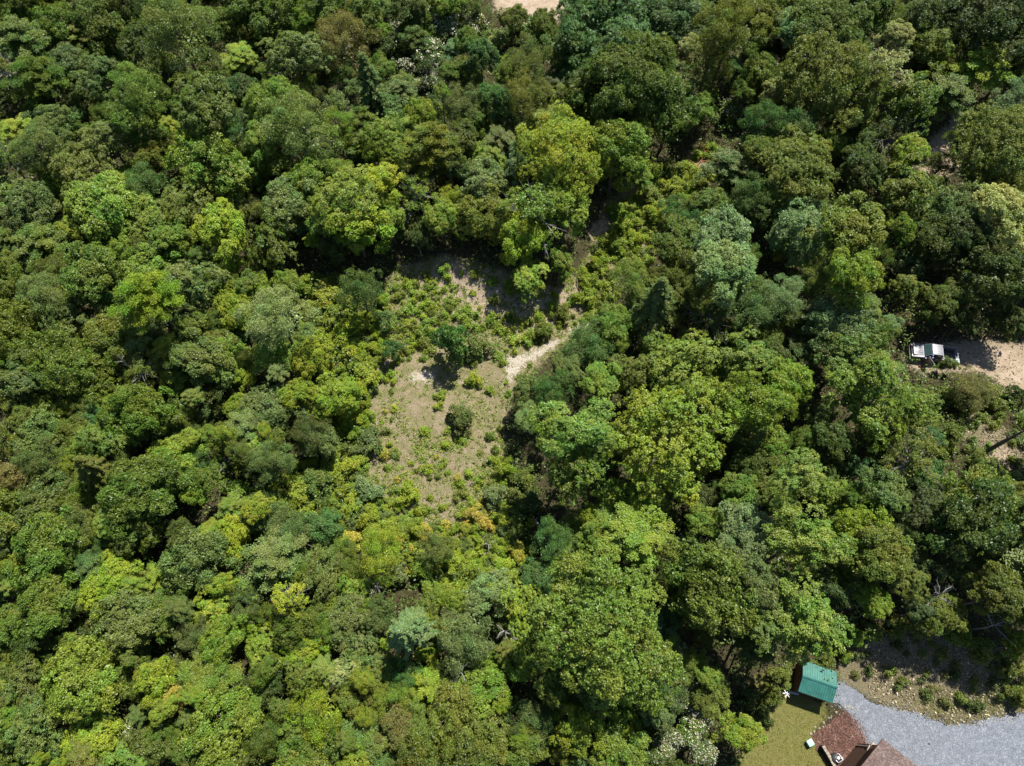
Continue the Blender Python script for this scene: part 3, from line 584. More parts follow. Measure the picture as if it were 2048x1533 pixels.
# ------------------------------------------------------------------ uncountable ground cover
def scatter(n, cond, x0=-80, x1=80, y0=-14, y1=115):
    x = rng.uniform(x0, x1, n); y = rng.uniform(y0, y1, n); k = cond(x, y); x = x[k]; y = y[k]; return x, y, gz(x, y)
def stuff(name, parts, label, cat, m):
    o = link(name, leaf_mesh(name, parts, m)); return tagit(o, label, cat, kind='stuff')
M_UG = leaf_mat('undergrowth_leaf', (.09, .135, .028), vary=.5)
M_UY = leaf_mat('clearing_leaf', (.15, .21, .022), vary=.5)
M_DRY = leaf_mat('dry_blade', (.24, .205, .135), trans=.15, vary=.5, gloss=.02)
M_GRS = leaf_mat('grass_blade', (.12, .145, .028), trans=.3, vary=.45, gloss=.02)
def patch(nc, cond, q, spread, hgt, ls, **k):
    x, y, z = scatter(nc, cond, **k); n = len(x); hh = rng.random(n) ** 2 * hgt
    P = np.repeat(np.stack([x, y, z + hh], 1), q, 0) + rng.normal(0, 1, (n * q, 3)) * np.array([spread, spread, spread * .4]); P[:, 2] = np.maximum(P[:, 2], gz(P[:, 0], P[:, 1]) + .03)
    cl = np.repeat(rng.random((n, 2)), q, 0)
    return leaf_geo(P, np.array([0, .1, .9]) + rdir(n * q) * .7, ls * rng.uniform(.6, 1.3, n * q), .6, None, cl)
stuff('undergrowth', [patch(42000, lambda x, y: open_at(x, y) < .25, 7, .30, 2.8, .29)], 'low green undergrowth under and between the forest trees', 'undergrowth', M_UG)
YA, YB = unproj(900, 870)[1], unproj(900, 700)[1]
def crp(x, y):
    p = np.where(y < YA, .75, np.where(y > YB, .7, .32)) * (.35 + 1.2 * (nz(x, y, 1.7, .4) > .1)); return ((samp(M_CLEAR, x, y) > .3) | (samp(M_SCRUB, x, y) > .3)) & (rng.random(len(x)) < p) & (samp(M_SAND, x, y) < .6)
stuff('creeping_plants', [patch(60000, crp, 8, .12, .28, .17, x0=-26, x1=35, y0=0, y1=85)], 'yellow-green creeping plants speckled over the dry clearing', 'ground cover', M_UY)
def blades(nc, cond, ls, m, asp=.22, **k):
    x, y, z = scatter(nc, cond, **k); n = len(x); P = np.stack([x, y, z + ls * .25], 1)
    T = rdir(n) + np.array([0, 0, .5]); return leaf_geo(P, rdir(n) + [0, 0, .8], ls * rng.uniform(.6, 1.4, n), asp, T)
stuff('dry_grass', [blades(90000, lambda x, y: (samp(M_CLEAR, x, y) > .35) & (samp(M_SAND, x, y) < .5), .16, None, x0=-20, x1=35, y0=0, y1=85)], 'dry tan grass covering the clearing', 'grass', M_DRY)
stuff('leaf_litter', [blades(70000, lambda x, y: (samp(M_LIT, x, y) > .3) | (samp(M_DIRT, x, y) > .1) & (rng.random(len(x)) < .25), .24, None, .5, x0=35, x1=80, y0=-5, y1=60)], 'dry fallen leaves and straw on the slope above the gravel drive', 'leaf litter', M_DRY)
stuff('lawn_grass', [blades(60000, lambda x, y: (samp(M_LAWN, x, y) > .3) | (samp(M_STRIP, x, y) > .45) & (rng.random(len(x)) < .35), .13, None, .3, x0=18, x1=80, y0=-12, y1=12)], 'mown green lawn beside the green-roofed shed', 'grass', M_GRS)
# ------------------------------------------------------------------ gravel drive, mulch bed
def noisy_outline(poly, step=.18, amp=.16, seed=0):
    out = []; rr = random.Random(seed); n = len(poly)
    for i in range(n):
        a = Vector(poly[i]); b = Vector(poly[(i + 1) % n]); L = (b - a).length; k = max(1, int(L / step)) if L < 25 else 3
        nrm = Vector((-(b - a).y, (b - a).x)).normalized()
        for j in range(k):
            p = a.lerp(b, j / k); q = amp * (.6 * math.sin(p.x * 2.1 + p.y * 1.3) + .4 * math.sin(p.x * 5 - p.y * 4.2) + rr.uniform(-.5, .5)) if L < 25 else 0
            out.append(p + nrm * q)
    return out
def sheet(name, poly, z, m, seed):
    mb = MB(); vs = [mb.bm.verts.new((p.x, p.y, z)) for p in noisy_outline(poly, seed=seed)]; f = mb.bm.faces.new(vs)
    if f.normal.z < 0: f.normal_flip()
    bmesh.ops.triangulate(mb.bm, faces=[f]); me = bpy.data.meshes.new(name); mb.bm.to_mesh(me); me.materials.append(m)
    return tagit(link(name, me), kind='structure')
def speckle_mat(name, stops, scale=11, bump=.8, rough=.9):
    m, n, out = newmat(name); L = n.links.new; tc = N(n, 'ShaderNodeTexCoord')
    v = N(n, 'ShaderNodeTexVoronoi'); v.inputs['Scale'].default_value = scale; L(tc.outputs['Object'], v.inputs['Vector'])
    no = N(n, 'ShaderNodeTexNoise'); no.inputs['Scale'].default_value = scale * .12; no.inputs['Detail'].default_value = 8; L(tc.outputs['Object'], no.inputs['Vector'])
    sx = N(n, 'ShaderNodeSeparateXYZ'); L(v.outputs['Color'], sx.inputs[0])
    ad = N(n, 'ShaderNodeMath', operation='MULTIPLY_ADD', i_1=.65); L(sx.outputs[0], ad.inputs[0])
    mm = N(n, 'ShaderNodeMath', operation='MULTIPLY_ADD', i_1=.6, i_2=-.13); L(no.outputs[0], mm.inputs[0]); L(mm.outputs[0], ad.inputs[2])
    r = N(n, 'ShaderNodeValToRGB'); e = r.color_ramp.elements
    while len(e) < len(stops): e.new(.5)
    for q, (p, c) in zip(e, stops): q.position = p; q.color = (*c, 1)
    L(ad.outputs[0], r.inputs[0]); p = N(n, 'ShaderNodeBsdfPrincipled'); p.inputs['Roughness'].default_value = rough; p.inputs['Specular IOR Level'].default_value = .2
    L(r.outputs[0], p.inputs['Base Color']); b = N(n, 'ShaderNodeBump'); b.inputs['Strength'].default_value = bump; b.inputs['Distance'].default_value = .04
    L(v.outputs['Distance'], b.inputs['Height']); L(b.outputs[0], p.inputs['Normal']); L(p.outputs[0], out.inputs[0]); return m
M_GRAV = speckle_mat('grey_gravel', [(.05, (.075, .083, .10)), (.4, (.108, .119, .145)), (.7, (.155, .168, .20)), (1, (.26, .275, .31))], 15, .5)
M_MULCH_ = speckle_mat('red_mulch', [(.1, (.028, .015, .013)), (.5, (.075, .038, .030)), (.8, (.145, .078, .062)), (1, (.32, .24, .2))], 12)
sheet('mulch_bed', [Vector(p) for p in wpoly(P_MULCH)], .03, M_MULCH_, 5)
sheet('gravel_drive', [Vector(p) for p in wpoly(P_GRAVEL)], .045, M_GRAV, 3)
def stones(name, polys, n, size, m, label, spread=.25):
    xs = np.concatenate([np.array(wpoly(p)) for p in polys]); x = rng.uniform(xs[:, 0].min(), min(xs[:, 0].max(), 60), n * 3); y = rng.uniform(max(xs[:, 1].min(), -9), xs[:, 1].max(), n * 3)
    k = np.zeros(len(x), bool)
    for p in polys: k |= inside(wpoly(p), x + rng.normal(0, spread, len(x)), y + rng.normal(0, spread, len(x)))
    x = x[k][:n]; y = y[k][:n]; c = len(x); s = size * rng.uniform(.5, 1.5, c)
    base = np.array([[1, 0, 0], [0, 1, 0], [-1, 0, 0], [0, -1, 0], [0, 0, .8]]); a = rng.uniform(0, 6.28, c)
    V = np.einsum('ij,nj->nij', np.ones((5, 3))[:, :1], np.zeros((c, 1))) + base[None]
    V = V * (s[:, None, None] * rng.uniform(.6, 1.1, (c, 5, 3))); X = V[..., 0] * np.cos(a)[:, None] - V[..., 1] * np.sin(a)[:, None]; Y = V[..., 0] * np.sin(a)[:, None] + V[..., 1] * np.cos(a)[:, None]
    P = np.stack([X + x[:, None], Y + y[:, None], V[..., 2] + .04], -1).reshape(-1, 3)
    f = np.array([[0, 1, 4], [1, 2, 4], [2, 3, 4], [3, 0, 4]]); F = (np.arange(c)[:, None, None] * 5 + f[None]).reshape(-1, 3)
    tagit(link(name, npmesh(name, P, F, m)), label, name.split('_')[0], kind='stuff')
stones('gravel_stones', [P_GRAVEL], 26000, .055, M_GRAV, 'loose grey stones of the gravel drive', .32)
stones('mulch_chips', [P_MULCH], 5000, .05, M_MULCH_, 'reddish bark chips of the mulch bed by the house')

# ------------------------------------------------------------------ materials for made things
M_SILV = mat('silver_paint', (.15, .15, .175), .45, .2, .04, 3, 0, .4, .15)
M_BLK = mat('black_plastic_and_shade', (.022, .022, .024), .55, 0, .2, 8, .1)  # also stands in for shade on the door opening and retaining wall
M_RUB = mat('tyre_rubber', (.02, .02, .02), .9, 0, .3, 12, .3)
M_RIM = mat('alloy', (.45, .46, .48), .35, .8, .1, 8, 0)
M_GLS = mat('tinted_glass', (.025, .05, .055), .08, 0, .1, 2, 0, .8)
M_LAMP = mat('lamp_lens', (.7, .7, .68), .15, 0, .1, 6, 0, .8); M_TAIL = mat('tail_lens', (.35, .02, .015), .2, 0, .1, 6, 0, .8)
M_STEEL = mat('weathered_steel', (.13, .15, .18), .45, .6, .2, 8, .1)
M_GREEN = mat('green_painted_metal', (.026, .115, .098), .5, .05, .28, 2.2, .05, .4)
M_BRN = mat('brown_board', (.11, .042, .022), .8, 0, .25, 5, .3)
M_HWALL = mat('dark_brown_cladding', (.085, .042, .026), .8, 0, .2, 4, .3)
M_TRIM = mat('pale_timber', (.28, .24, .2), .8, 0, .2, 6, .3)
M_TEAL = mat('pale_turquoise_plastic', (.26, .43, .38), .5, 0, .06, 6, 0)
M_GREY = mat('light_grey_metal', (.27, .28, .31), .4, .3, .1, 6, 0); M_WHT = mat('white_enamel', (.75, .76, .78), .4, 0, .05, 5, 0)
M_STONE = mat('pale_stone', (.22, .195, .16), .95, 0, .35, 4, .6)
M_BLUE = mat('blue_cloth', (.06, .19, .50), .85, 0, .12, 14, .2); M_JEAN = mat('dark_jeans', (.03, .04, .07), .9, 0, .2, 14, .2)
M_SKIN = mat('skin', (.48, .28, .2), .55, 0, .06, 14, .05); M_HAIR = mat('brown_hair', (.06, .035, .02), .8, 0, .3, 30, .3)
M_SHING = speckle_mat('brown_shingle', [(.1, (.065, .045, .04)), (.5, (.105, .074, .068)), (.9, (.17, .13, .12))], 9, .3)

# ------------------------------------------------------------------ silver pickup (front points to -x of its own frame)
def pickup():
    a = Vector(unproj(1824, 698, 1.1)); b = Vector(unproj(1919, 713, .95)); d = b - a; c = (a + b) / 2; rz = math.atan2(d.y, d.x)
    z = float(gz(c.x, c.y)); T = thing('pickup_truck', (c.x, c.y, z + .02), rz, "silver pickup truck on the dirt track with its driver's door open", 'pickup truck')
    s = d.length / 5.7; T.scale = (s, s, s); W = .93
    pr = [(-2.72, .62), (-2.78, .85), (-2.70, 1.02), (-2.2, 1.10), (-1.42, 1.16), (-1.40, 1.12), (.55, 1.12), (.55, .48), (-1.38, .42), (-1.40, .55)]
    pr += [(-1.82 + .42 * math.cos(t), .42 + .42 * math.sin(t)) for t in [math.radians(v) for v in (20, 55, 90, 125, 160)]] + [(-2.26, .5)]
    MB().prism(pr, -W, W, 'y', .05).put('body', M_SILV, T, smooth=True)
    hd = MB(); hd.box((-2.06, 0, 1.155), (1.22, 1.5, .07), (0, .06, 0), .03); hd.box((-2.0, 0, 1.20), (.95, .75, .05), (0, .06, 0), .02); h = hd.put('hood', M_SILV, T, smooth=True)
    v = MB()
    for yy in (-.22, .22): v.box((-2.05, yy, 1.232), (.06, .22, .02), (0, .06, 0))
    v.box((-1.9, .0, 1.236), (.05, .26, .02), (0, .06, 0)); v.put('hood_vent', M_BLK, h)
    cab = [(-1.42, 1.12), (-.78, 1.70), (-.66, 1.74), (.46, 1.74), (.56, 1.66), (.62, 1.12)]
    MB().prism(cab, -.76, .76, 'y', .05).put('cab', M_BLK, T, smooth=True)
    rf = MB(); rf.box((-.10, 0, 1.76), (1.22, 1.46, .07), (0, 0, 0), .03)
    for k in range(5): rf.box((-.08, -.5 + .25 * k, 1.80), (1.05, .07, .03), (0, 0, 0), .01)
    rf.put('roof', M_SILV, T, smooth=True)
    for sy in (-1, 1):
        MB().tube([(-1.44, sy * .80, 1.13), (-.76, sy * .73, 1.73)], .045, 6).put('windscreen_pillar', M_SILV, T)
        MB().tube([(.50, sy * .73, 1.73), (.58, sy * .80, 1.13)], .06, 6).put('rear_pillar', M_SILV, T)
    MB().prism([(-1.42, 1.14), (-.80, 1.70), (-.82, 1.715), (-1.45, 1.155)], -.71, .71, 'y').put('windscreen', M_GLS, T)
    MB().box((.60, 0, 1.42), (.02, 1.3, .42), (0, -.08, 0)).put('rear_window', M_GLS, T)
    MB().prism([(-1.22, 1.16), (-.78, 1.64), (.42, 1.64), (.5, 1.16)], .765, .785, 'y').put('side_window', M_GLS, T)
    MB().prism([(-.1, 1.16), (-.1, 1.64), (.42, 1.64), (.5, 1.16)], -.785, -.765, 'y').put('side_window', M_GLS, T)
    # black panel paints in the shaded door opening; open door, hinged at its front edge
    MB().box((-.62, -.935, .82), (1.05, .012, .62)).put('door_opening_shade', M_BLK, T)
    D = bpy.data.objects.new('door_frame', MB().box((.5, -.03, .80), (1.0, .07, .66), (0, 0, 0), .02).mesh('door', M_SILV, True)); D.name = 'door'; COL.objects.link(D); D.parent = T; D.location = (-1.18, -.95, 0); D.rotation_euler = (0, 0, math.radians(-58))
    MB().prism([(.02, 1.14), (.32, 1.62), (.98, 1.62), (1.0, 1.14)], -.05, -.025, 'y').put('door_window', M_GLS, D)
    MB().tube([(.02, -.03, 1.14), (.32, -.03, 1.64), (.98, -.03, 1.64), (1.0, -.03, 1.14)], .025, 5).put('window_frame', M_SILV, D)
    MB().box((.85, -.075, 1.02), (.16, .02, .03)).put('handle', M_BLK, D)
    mi = MB(); mi.box((.05, -.2, 1.2), (.10, .2, .16), bevel=.02); mi.put('mirror', M_SILV, D, smooth=True)
    MB().box((-1.12, 1.05, 1.2), (.12, .22, .17), bevel=.02).put('mirror', M_SILV, T, smooth=True)
    MB().box((-.2, .945, 1.02), (.16, .02, .03)).put('handle', M_BLK, T)
    # bed: floor, sides, lowered tailgate, rack
    for sy in (-1, 1):
        pts = [(.56, .48), (.56, 1.14), (2.42, 1.14), (2.46, .55), (2.3, .5)] + [(1.72 + .44 * math.cos(t), .42 + .42 * math.sin(t)) for t in [math.radians(v) for v in (12, 50, 90, 130, 168)]] + [(1.25, .48)]
        MB().prism(pts, sy * .93, sy * .80, 'y', .02).put('bed_side', M_SILV, T, smooth=True)
        MB().box((1.72, sy * .66, .86), (.9, .26, .24), bevel=.04).put('wheel_arch', M_BLK, T)
        R = MB(); R.tube([(.62, sy * .86, 1.46), (2.44, sy * .86, 1.46)], .035, 6)
        for xx in (.7, 1.55, 2.38): R.tube([(xx, sy * .86, 1.14), (xx, sy * .86, 1.46)], .028, 5)
        R.put('rack_rail', M_GREY, T)
    for xx in (.68, 2.4): MB().tube([(xx, -.86, 1.46), (xx, .86, 1.46)], .03, 6).put('rack_bar', M_GREY, T)
    MB().box((1.5, 0, .70), (1.88, 1.6, .05)).put('bed_floor', M_BLK, T)
    MB().box((.64, 0, .92), (.06, 1.6, .44)).put('bed_front', M_SILV, T)
    tg = MB(); tg.box((2.70, 0, .74), (.50, 1.66, .07), bevel=.02)
    for k in range(3): tg.box((2.56 + .14 * k, 0, .785), (.05, 1.4, .02))
    tg.put('tailgate', M_STEEL, T)
    f = MB(); f.box((-2.86, 0, .58), (.22, 1.84, .22), bevel=.04); f.put('front_bumper', M_BLK, T)
    MB().box((-2.785, 0, .88), (.05, 1.15, .24)).put('grille', M_BLK, T)
    MB().box((2.53, 0, .50), (.16, 1.8, .16), bevel=.03).put('rear_bumper', M_STEEL, T)
    for sy in (-1, 1):
        MB().box((-2.745, sy * .74, .90), (.10, .28, .20), bevel=.02).put('headlight', M_LAMP, T)
        MB().box((2.47, sy * .86, .86), (.05, .12, .40)).put('tail_light', M_TAIL, T)
        for xx in (-1.82, 1.72):
            wl = MB().cyl((0, 0, 0), .10, .20, (math.pi / 2, 0, 0), 12).put('wheel', M_RIM, T, (xx, sy * .82, .38))
            t = MB().cyl((0, 0, 0), .38, .24, (math.pi / 2, 0, 0), 24); es = [e for e in t.bm.edges if len(e.link_faces) == 2 and any(len(q.verts) > 4 for q in e.link_faces)]
            bmesh.ops.bevel(t.bm, geom=es, offset=.04, segments=2, affect='EDGES'); t.put('tyre', M_RUB, wl, smooth=True)
            MB().cyl((0, sy * .115, 0), .24, .03, (math.pi / 2, 0, 0), 20).put('rim', M_RIM, wl, smooth=True)
    return T
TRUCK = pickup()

# ------------------------------------------------------------------ a person leaning into the cab
def skin_body(name, verts, edges, rad, m, parent, root=0, sub=1):
    me = bpy.data.meshes.new(name); me.from_pydata(verts, edges, []); me.materials.append(m); o = link(name, me, parent)
    bpy.context.view_layer.objects.active = o
    sk = o.modifiers.new('skin', 'SKIN'); 
    for i, r in enumerate(rad): me.skin_vertices[0].data[i].radius = (r, r) if not hasattr(r, '__len__') else r
    me.skin_vertices[0].data[root].use_root = True; sk.use_smooth_shade = True
    ss = o.modifiers.new('smooth', 'SUBSURF'); ss.levels = ss.render_levels = sub; return o
def person():
    x, y = unproj(1865, 716, 1.55); a = TRUCK.rotation_euler.z
    T = thing('person', (x, y, float(gz(x, y))), a, 'person in a blue shirt and cap leaning into the open door of the pickup', 'person')
    # faces +y (towards the cab), leaning forward
    V = [(0, 0, .95), (0, .05, 1.2), (0, .14, 1.42), (0, .19, 1.54), (0, .23, 1.62),
         (-.19, .12, 1.42), (-.26, .22, 1.18), (-.2, .44, 1.1), (-.19, .52, 1.1), (.19, .12, 1.42), (.26, .22, 1.18), (.2, .44, 1.1), (.19, .52, 1.1),
         (-.1, 0, .9), (-.12, .03, .5), (-.12, -.03, .09), (-.12, .12, .05), (.1, 0, .9), (.12, -.03, .5), (.12, -.12, .09), (.12, .03, .05), (0, .26, 1.74)]
    E = [(0,1),(1,2),(2,3),(3,4),(4,21),(2,5),(5,6),(6,7),(7,8),(2,9),(9,10),(10,11),(11,12),(0,13),(13,14),(14,15),(15,16),(0,17),(17,18),(18,19),(19,20)]
    Rr = [(.15,.11),(.14,.10),(.15,.10),.05,.075,.06,.042,.032,.03,.06,.042,.032,.03,.085,.06,.045,.04,.085,.06,.045,.04,.085]
    skin_body('body', V, E, Rr, M_SKIN, T)
    skin_body('shirt', [V[0], V[1], V[2], V[5], (-.24, .18, 1.28), V[9], (.24, .18, 1.28)], [(0,1),(1,2),(2,3),(3,4),(2,5),(5,6)], [(.17,.13),(.165,.125),(.17,.12),.08,.065,.08,.065], M_BLUE, T)
    skin_body('trousers', [V[0], V[13], V[14], (-.12,-.03,.14), V[17], V[18], (.12,-.12,.14)], [(0,1),(1,2),(2,3),(0,4),(4,5),(5,6)], [(.16,.12),.1,.075,.065,.1,.075,.065], M_JEAN, T)
    MB().sph((0, .24, 1.76), (.10, .125, .085), 16, (-.3, 0, 0)).put('cap', M_BLUE, T, smooth=True)
    MB().sph((0, .20, 1.70), (.095, .10, .09), 14).put('hair', M_HAIR, T, smooth=True)
person()

# ------------------------------------------------------------------ shed with green ribbed roof
def shed():
    br = Vector(unproj(1665, 1407, 2.1)); bl = Vector(unproj(1596, 1383, 2.1)); tr_ = Vector(unproj(1673, 1353, 2.1))
    ax = (br - bl); L = ax.length; rz = math.atan2(ax.y, ax.x); c = bl + ax / 2; n = Vector((-ax.y, ax.x)).normalized(); Wd = 2.9; c = c + n * Wd / 2
    T = thing('garden_shed', (c.x, c.y, float(gz(c.x, c.y))), rz, 'small brown shed with a ribbed green metal roof at the end of the gravel drive', 'shed')
    wl, ww = L / 2 - .14, Wd / 2 - .16; zr = 2.1 + .62
    for sy in (-1, 1):
        for k in range(9): MB().box((0, sy * ww, .12 + .225 * k + .11), (2 * wl, .05 if k % 2 else .056, .22), bevel=.006).put('board', M_BRN, T)
    for sx in (-1, 1):
        MB().prism([(-ww - .02, .02), (ww + .02, .02), (ww + .02, 2.1), (0, zr - .06), (-ww - .02, 2.1)], sx * wl, sx * (wl - .05), 'x').put('gable_wall', M_BRN, T)
    for sy in (-1, 1):
        P = MB(); a = math.atan2(.62, Wd / 2); SL = math.hypot(.62, Wd / 2)
        cc = (0, sy * Wd / 4, 2.1 + .31 + .03); P.box(cc, (L, SL, .03), (-sy * a, 0, 0)); sl = P.put('roof_panel', M_GREEN, T)
        nr = 15
        for k in range(nr):
            rb = MB(); xx = -L / 2 + .04 + (L - .08) * k / (nr - 1)
            rb.box((xx, sy * (Wd / 4 + .0), 2.1 + .31 + .062), (.045, SL - .02, .04), (-sy * a, 0, 0), .008); rb.put('rib', M_GREEN, sl)
    MB().prism([(-.17, zr - .005), (-.15, zr + .045), (0, zr + .12), (.15, zr + .045), (.17, zr - .005), (0, zr + .06)], -L / 2 - .03, L / 2 + .03, 'x').put('ridge_cap', M_GREEN, T)
    dr = MB().box((wl + .03, 0, 1.0), (.05, 1.3, 1.9)).put('door', M_BRN, T)
    for yy in (-.6, .6):
        for zz in (.4, 1.6): MB().box((wl + .07, yy, zz), (.05, .16, .08)).put('hinge', M_BLK, dr)
    MB().cyl((wl + .07, .06, 1.0), .03, .06, (0, math.pi / 2, 0), 10).put('handle', M_BLK, dr)
    for sx in (-1, 1): MB().box((sx * (L / 2 + .0), 0, 2.06), (.04, .5, .04)).put('eave_bracket', M_BLK, T)
shed()

# ------------------------------------------------------------------ house corner
def house():
    EZ = 5.2; A = Vector(unproj(1766, 1479, EZ)); B = Vector(unproj(1723, 1533, EZ)); e1 = (B - A).normalized(); rz = math.atan2(e1.y, e1.x)
    T = thing('house', (A.x, A.y, 0), rz, 'house with a brown shingled roof and dark brown wall beside the gravel drive', 'house')
    LX, LY, zr = 13.0, 10.0, 7.5
    MB().box((LX / 2, .42, 2.57), (LX - .8, .2, 5.1)).put('wall', M_HWALL, T)
    MB().prism([(.32, .02), (LY - .32, .02), (LY - .32, 5.2), (LY / 2, zr - .15), (.32, 5.2)], .38, .6, 'x').put('gable_wall', M_HWALL, T)
    MB().prism([(.32, .02), (LY - .32, .02), (LY - .32, 5.2), (LY / 2, zr - .15), (.32, 5.2)], LX - .6, LX - .38, 'x').put('gable_wall', M_HWALL, T)
    MB().box((LX / 2, LY - .42, 2.57), (LX - .8, .2, 5.1)).put('wall', M_HWALL, T)
    a = math.atan2(zr - EZ, LY / 2); SL = math.hypot(zr - EZ, LY / 2); rf = []
    for sy in (0, 1):
        s = 1 if sy == 0 else -1; cy_ = LY / 4 if sy == 0 else LY * .75
        r = MB().box((LX / 2, cy_, (EZ + zr) / 2), (LX, SL, .10), (s * a, 0, 0)).put('roof', M_SHING, T)
        rows_ = MB(); nr = 34
        for k in range(nr):
            t = (k + .5) / nr; yy = (t * LY / 2) if sy == 0 else LY - t * LY / 2; zz = EZ + (zr - EZ) * t + .062
            rows_.box((LX / 2, yy, zz), (LX + .02, SL / nr + .03, .014), (s * (a - .06), 0, 0))
        tagit(rows_.put('shingle_rows', M_SHING, r), kind='stuff')
    MB().box((LX / 2, -.02, EZ - .02), (LX + .04, .04, .16)).put('fascia', M_HWALL, T)
    MB().box((LX / 2, .28, EZ - .14), (LX - .6, .05, .06)).put('soffit_trim', M_TRIM, T)
    # pale rail board and the little tan capped post under the corner
    p = Vector(unproj(1741, 1492, 2.9)); q = Vector(unproj(1722, 1534, 2.9)); iv = Matrix.Rotation(-rz, 2)
    p2 = iv @ (p - A); q2 = iv @ (q - A); mid = (p2 + q2) / 2; d = q2 - p2
    MB().box((mid.x + .4, mid.y, 2.9), (d.length + .8, .10, .12), (0, 0, math.atan2(d.y, d.x))).put('rail_board', M_TRIM, T)
    MB().box((p2.x + .1, p2.y, 1.45), (.12, .12, 2.86)).put('rail_post', M_TRIM, T)
    c = MB(); c.box((p2.x - .12, p2.y + .28, 2.98), (.62, .62, .10), (0, 0, .2), .02); c.put('porch_cap', M_TRIM, T)
    MB().box((p2.x - .12, p2.y + .28, 1.46), (.3, .3, 2.92), (0, 0, .2)).put('porch_post', M_HWALL, T)
house()

# ------------------------------------------------------------------ small things by the house
def retaining_wall():
    p = Vector(unproj(1647, 1492, .9)); q = Vector(unproj(1672, 1536, .9)); d = (q - p); n = 9; L = d.length * 1.25; rz = math.atan2(d.y, d.x)
    T = thing('retaining_wall', (p.x, p.y, 0), rz, 'low retaining wall with pale stone caps between lawn and mulch bed', 'wall')
    MB().box((L / 2, 0, .38), (L, .20, .78)).put('wall_face', M_BLK, T)  # black puts the shade of the left face into the wall's colour
    for k in range(n): MB().box(((k + .5) * L / n, R_.uniform(-.02, .02), .83), (L / n - .03, .27, .11), (0, 0, R_.uniform(-.04, .04)), .015).put('cap_stone', M_STONE, T)
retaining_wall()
def grill():
    x, y = unproj(1670, 1518, .6); T = thing('kettle_grill', (x, y, .03), .5, 'round black grill with a grey shelf frame and white lid cap on the mulch', 'grill')
    for k in range(3):
        t = k * 2.094; MB().tube([(.25 * math.cos(t), .25 * math.sin(t), .35), (.36 * math.cos(t), .36 * math.sin(t), 0)], .025, 6).put('leg', M_BLK, T)
    MB().sph((0, 0, .66), (.52, .52, .40), 20).put('bowl', M_BLK, T, smooth=True)
    fr = MB(); n = 24
    def sq(t, r): m = max(abs(math.cos(t)), abs(math.sin(t))); k = r / (m ** .8); return (k * math.cos(t), k * math.sin(t))
    pts = [(sq(2 * math.pi * i / n, .30)[0] + .16, sq(2 * math.pi * i / n, .30)[1], 1.0 - .12 * math.sin(2 * math.pi * i / n)) for i in range(n + 1)]
    fr.tube(pts, .04, 6).put('shelf_frame', M_GREY, T, smooth=True)
    MB().cyl((.2, 0, 1.02), .12, .06, n=16).put('lid_cap', M_WHT, T, smooth=True)
    MB().tube([(.16, 0, .8), (.2, 0, 1.0)], .05, 6).put('lid_stem', M_BLK, T)
    MB().sph((.5, -.22, .8), (.06, .06, .05), 10).put('knob', M_WHT, T, smooth=True)
grill()
def box_util():
    x, y = unproj(1621, 1486, .5); T = thing('utility_box', (x, y, .02), .45, 'small pale turquoise box standing at the edge of the mulch bed', 'box')
    MB().box((0, 0, .24), (.50, .50, .48), bevel=.03).put('body', M_TEAL, T, smooth=True); l = MB().box((0, 0, .51), (.58, .58, .07), bevel=.025).put('lid', M_TEAL, T, smooth=True)
    MB().box((.1, -.12, .555), (.14, .05, .03)).put('latch', M_TEAL, l)
box_util()
def rock(px, py, s, label, c=M_STONE, grp=None):
    mb = MB(); bmesh.ops.create_icosphere(mb.bm, subdivisions=2, radius=1)
    k = R_.random() * 10
    for v in mb.bm.verts: v.co *= 1 + .25 * math.sin(v.co.x * 3 + k) * math.cos(v.co.y * 4 - k) + R_.uniform(-.07, .07); v.co.z *= .6
    x, y, z = onground(px, py); o = mb.put('rock', c, None, (x, y, z + s * .3)); o.scale = (s, s * R_.uniform(.6, 1), s); o.rotation_euler = (0, 0, R_.uniform(0, 6)); tagit(o, label, 'rock', grp)
G_R = 'pale stones edging the mulch bed'
for i in range(18):
    t = i / 17; px = 1618 + t * 92 + R_.uniform(-5, 5); py = 1476 - 58 * math.sin(t * 1.75) + R_.uniform(-8, 8)
    rock(px, py, R_.uniform(.07, .15), 'pale stone in the loose edging along the mulch bed', grp=G_R)
rock(1712, 1500, .3, 'grey rounded stone against the dark brown house wall', M_STEEL)
rock(1857, 1488, .11, 'single small dark stone lying out on the gravel drive', M_BLK)
x, y, z = onground(1586, 1386); rl = MB().cyl((0, 0, .16), .16, .9, (0, math.pi / 2, 0), 14).put('rolled_tarp', M_GREY, None, (x, y, z), smooth=True); rl.rotation_euler = (0, 0, -.2); tagit(rl, 'grey roll lying against the back end of the shed', 'roll')
x, y, z = onground(1843, 736); bd = MB().box((0, 0, .05), (1.0, .28, .05), (0, .05, 0), .01).put('wooden_board', M_BRN, None, (x, y, z + .02)); bd.rotation_euler = (0, 0, -1.1); tagit(bd, 'reddish brown board lying on the dirt beside the pickup', 'board')

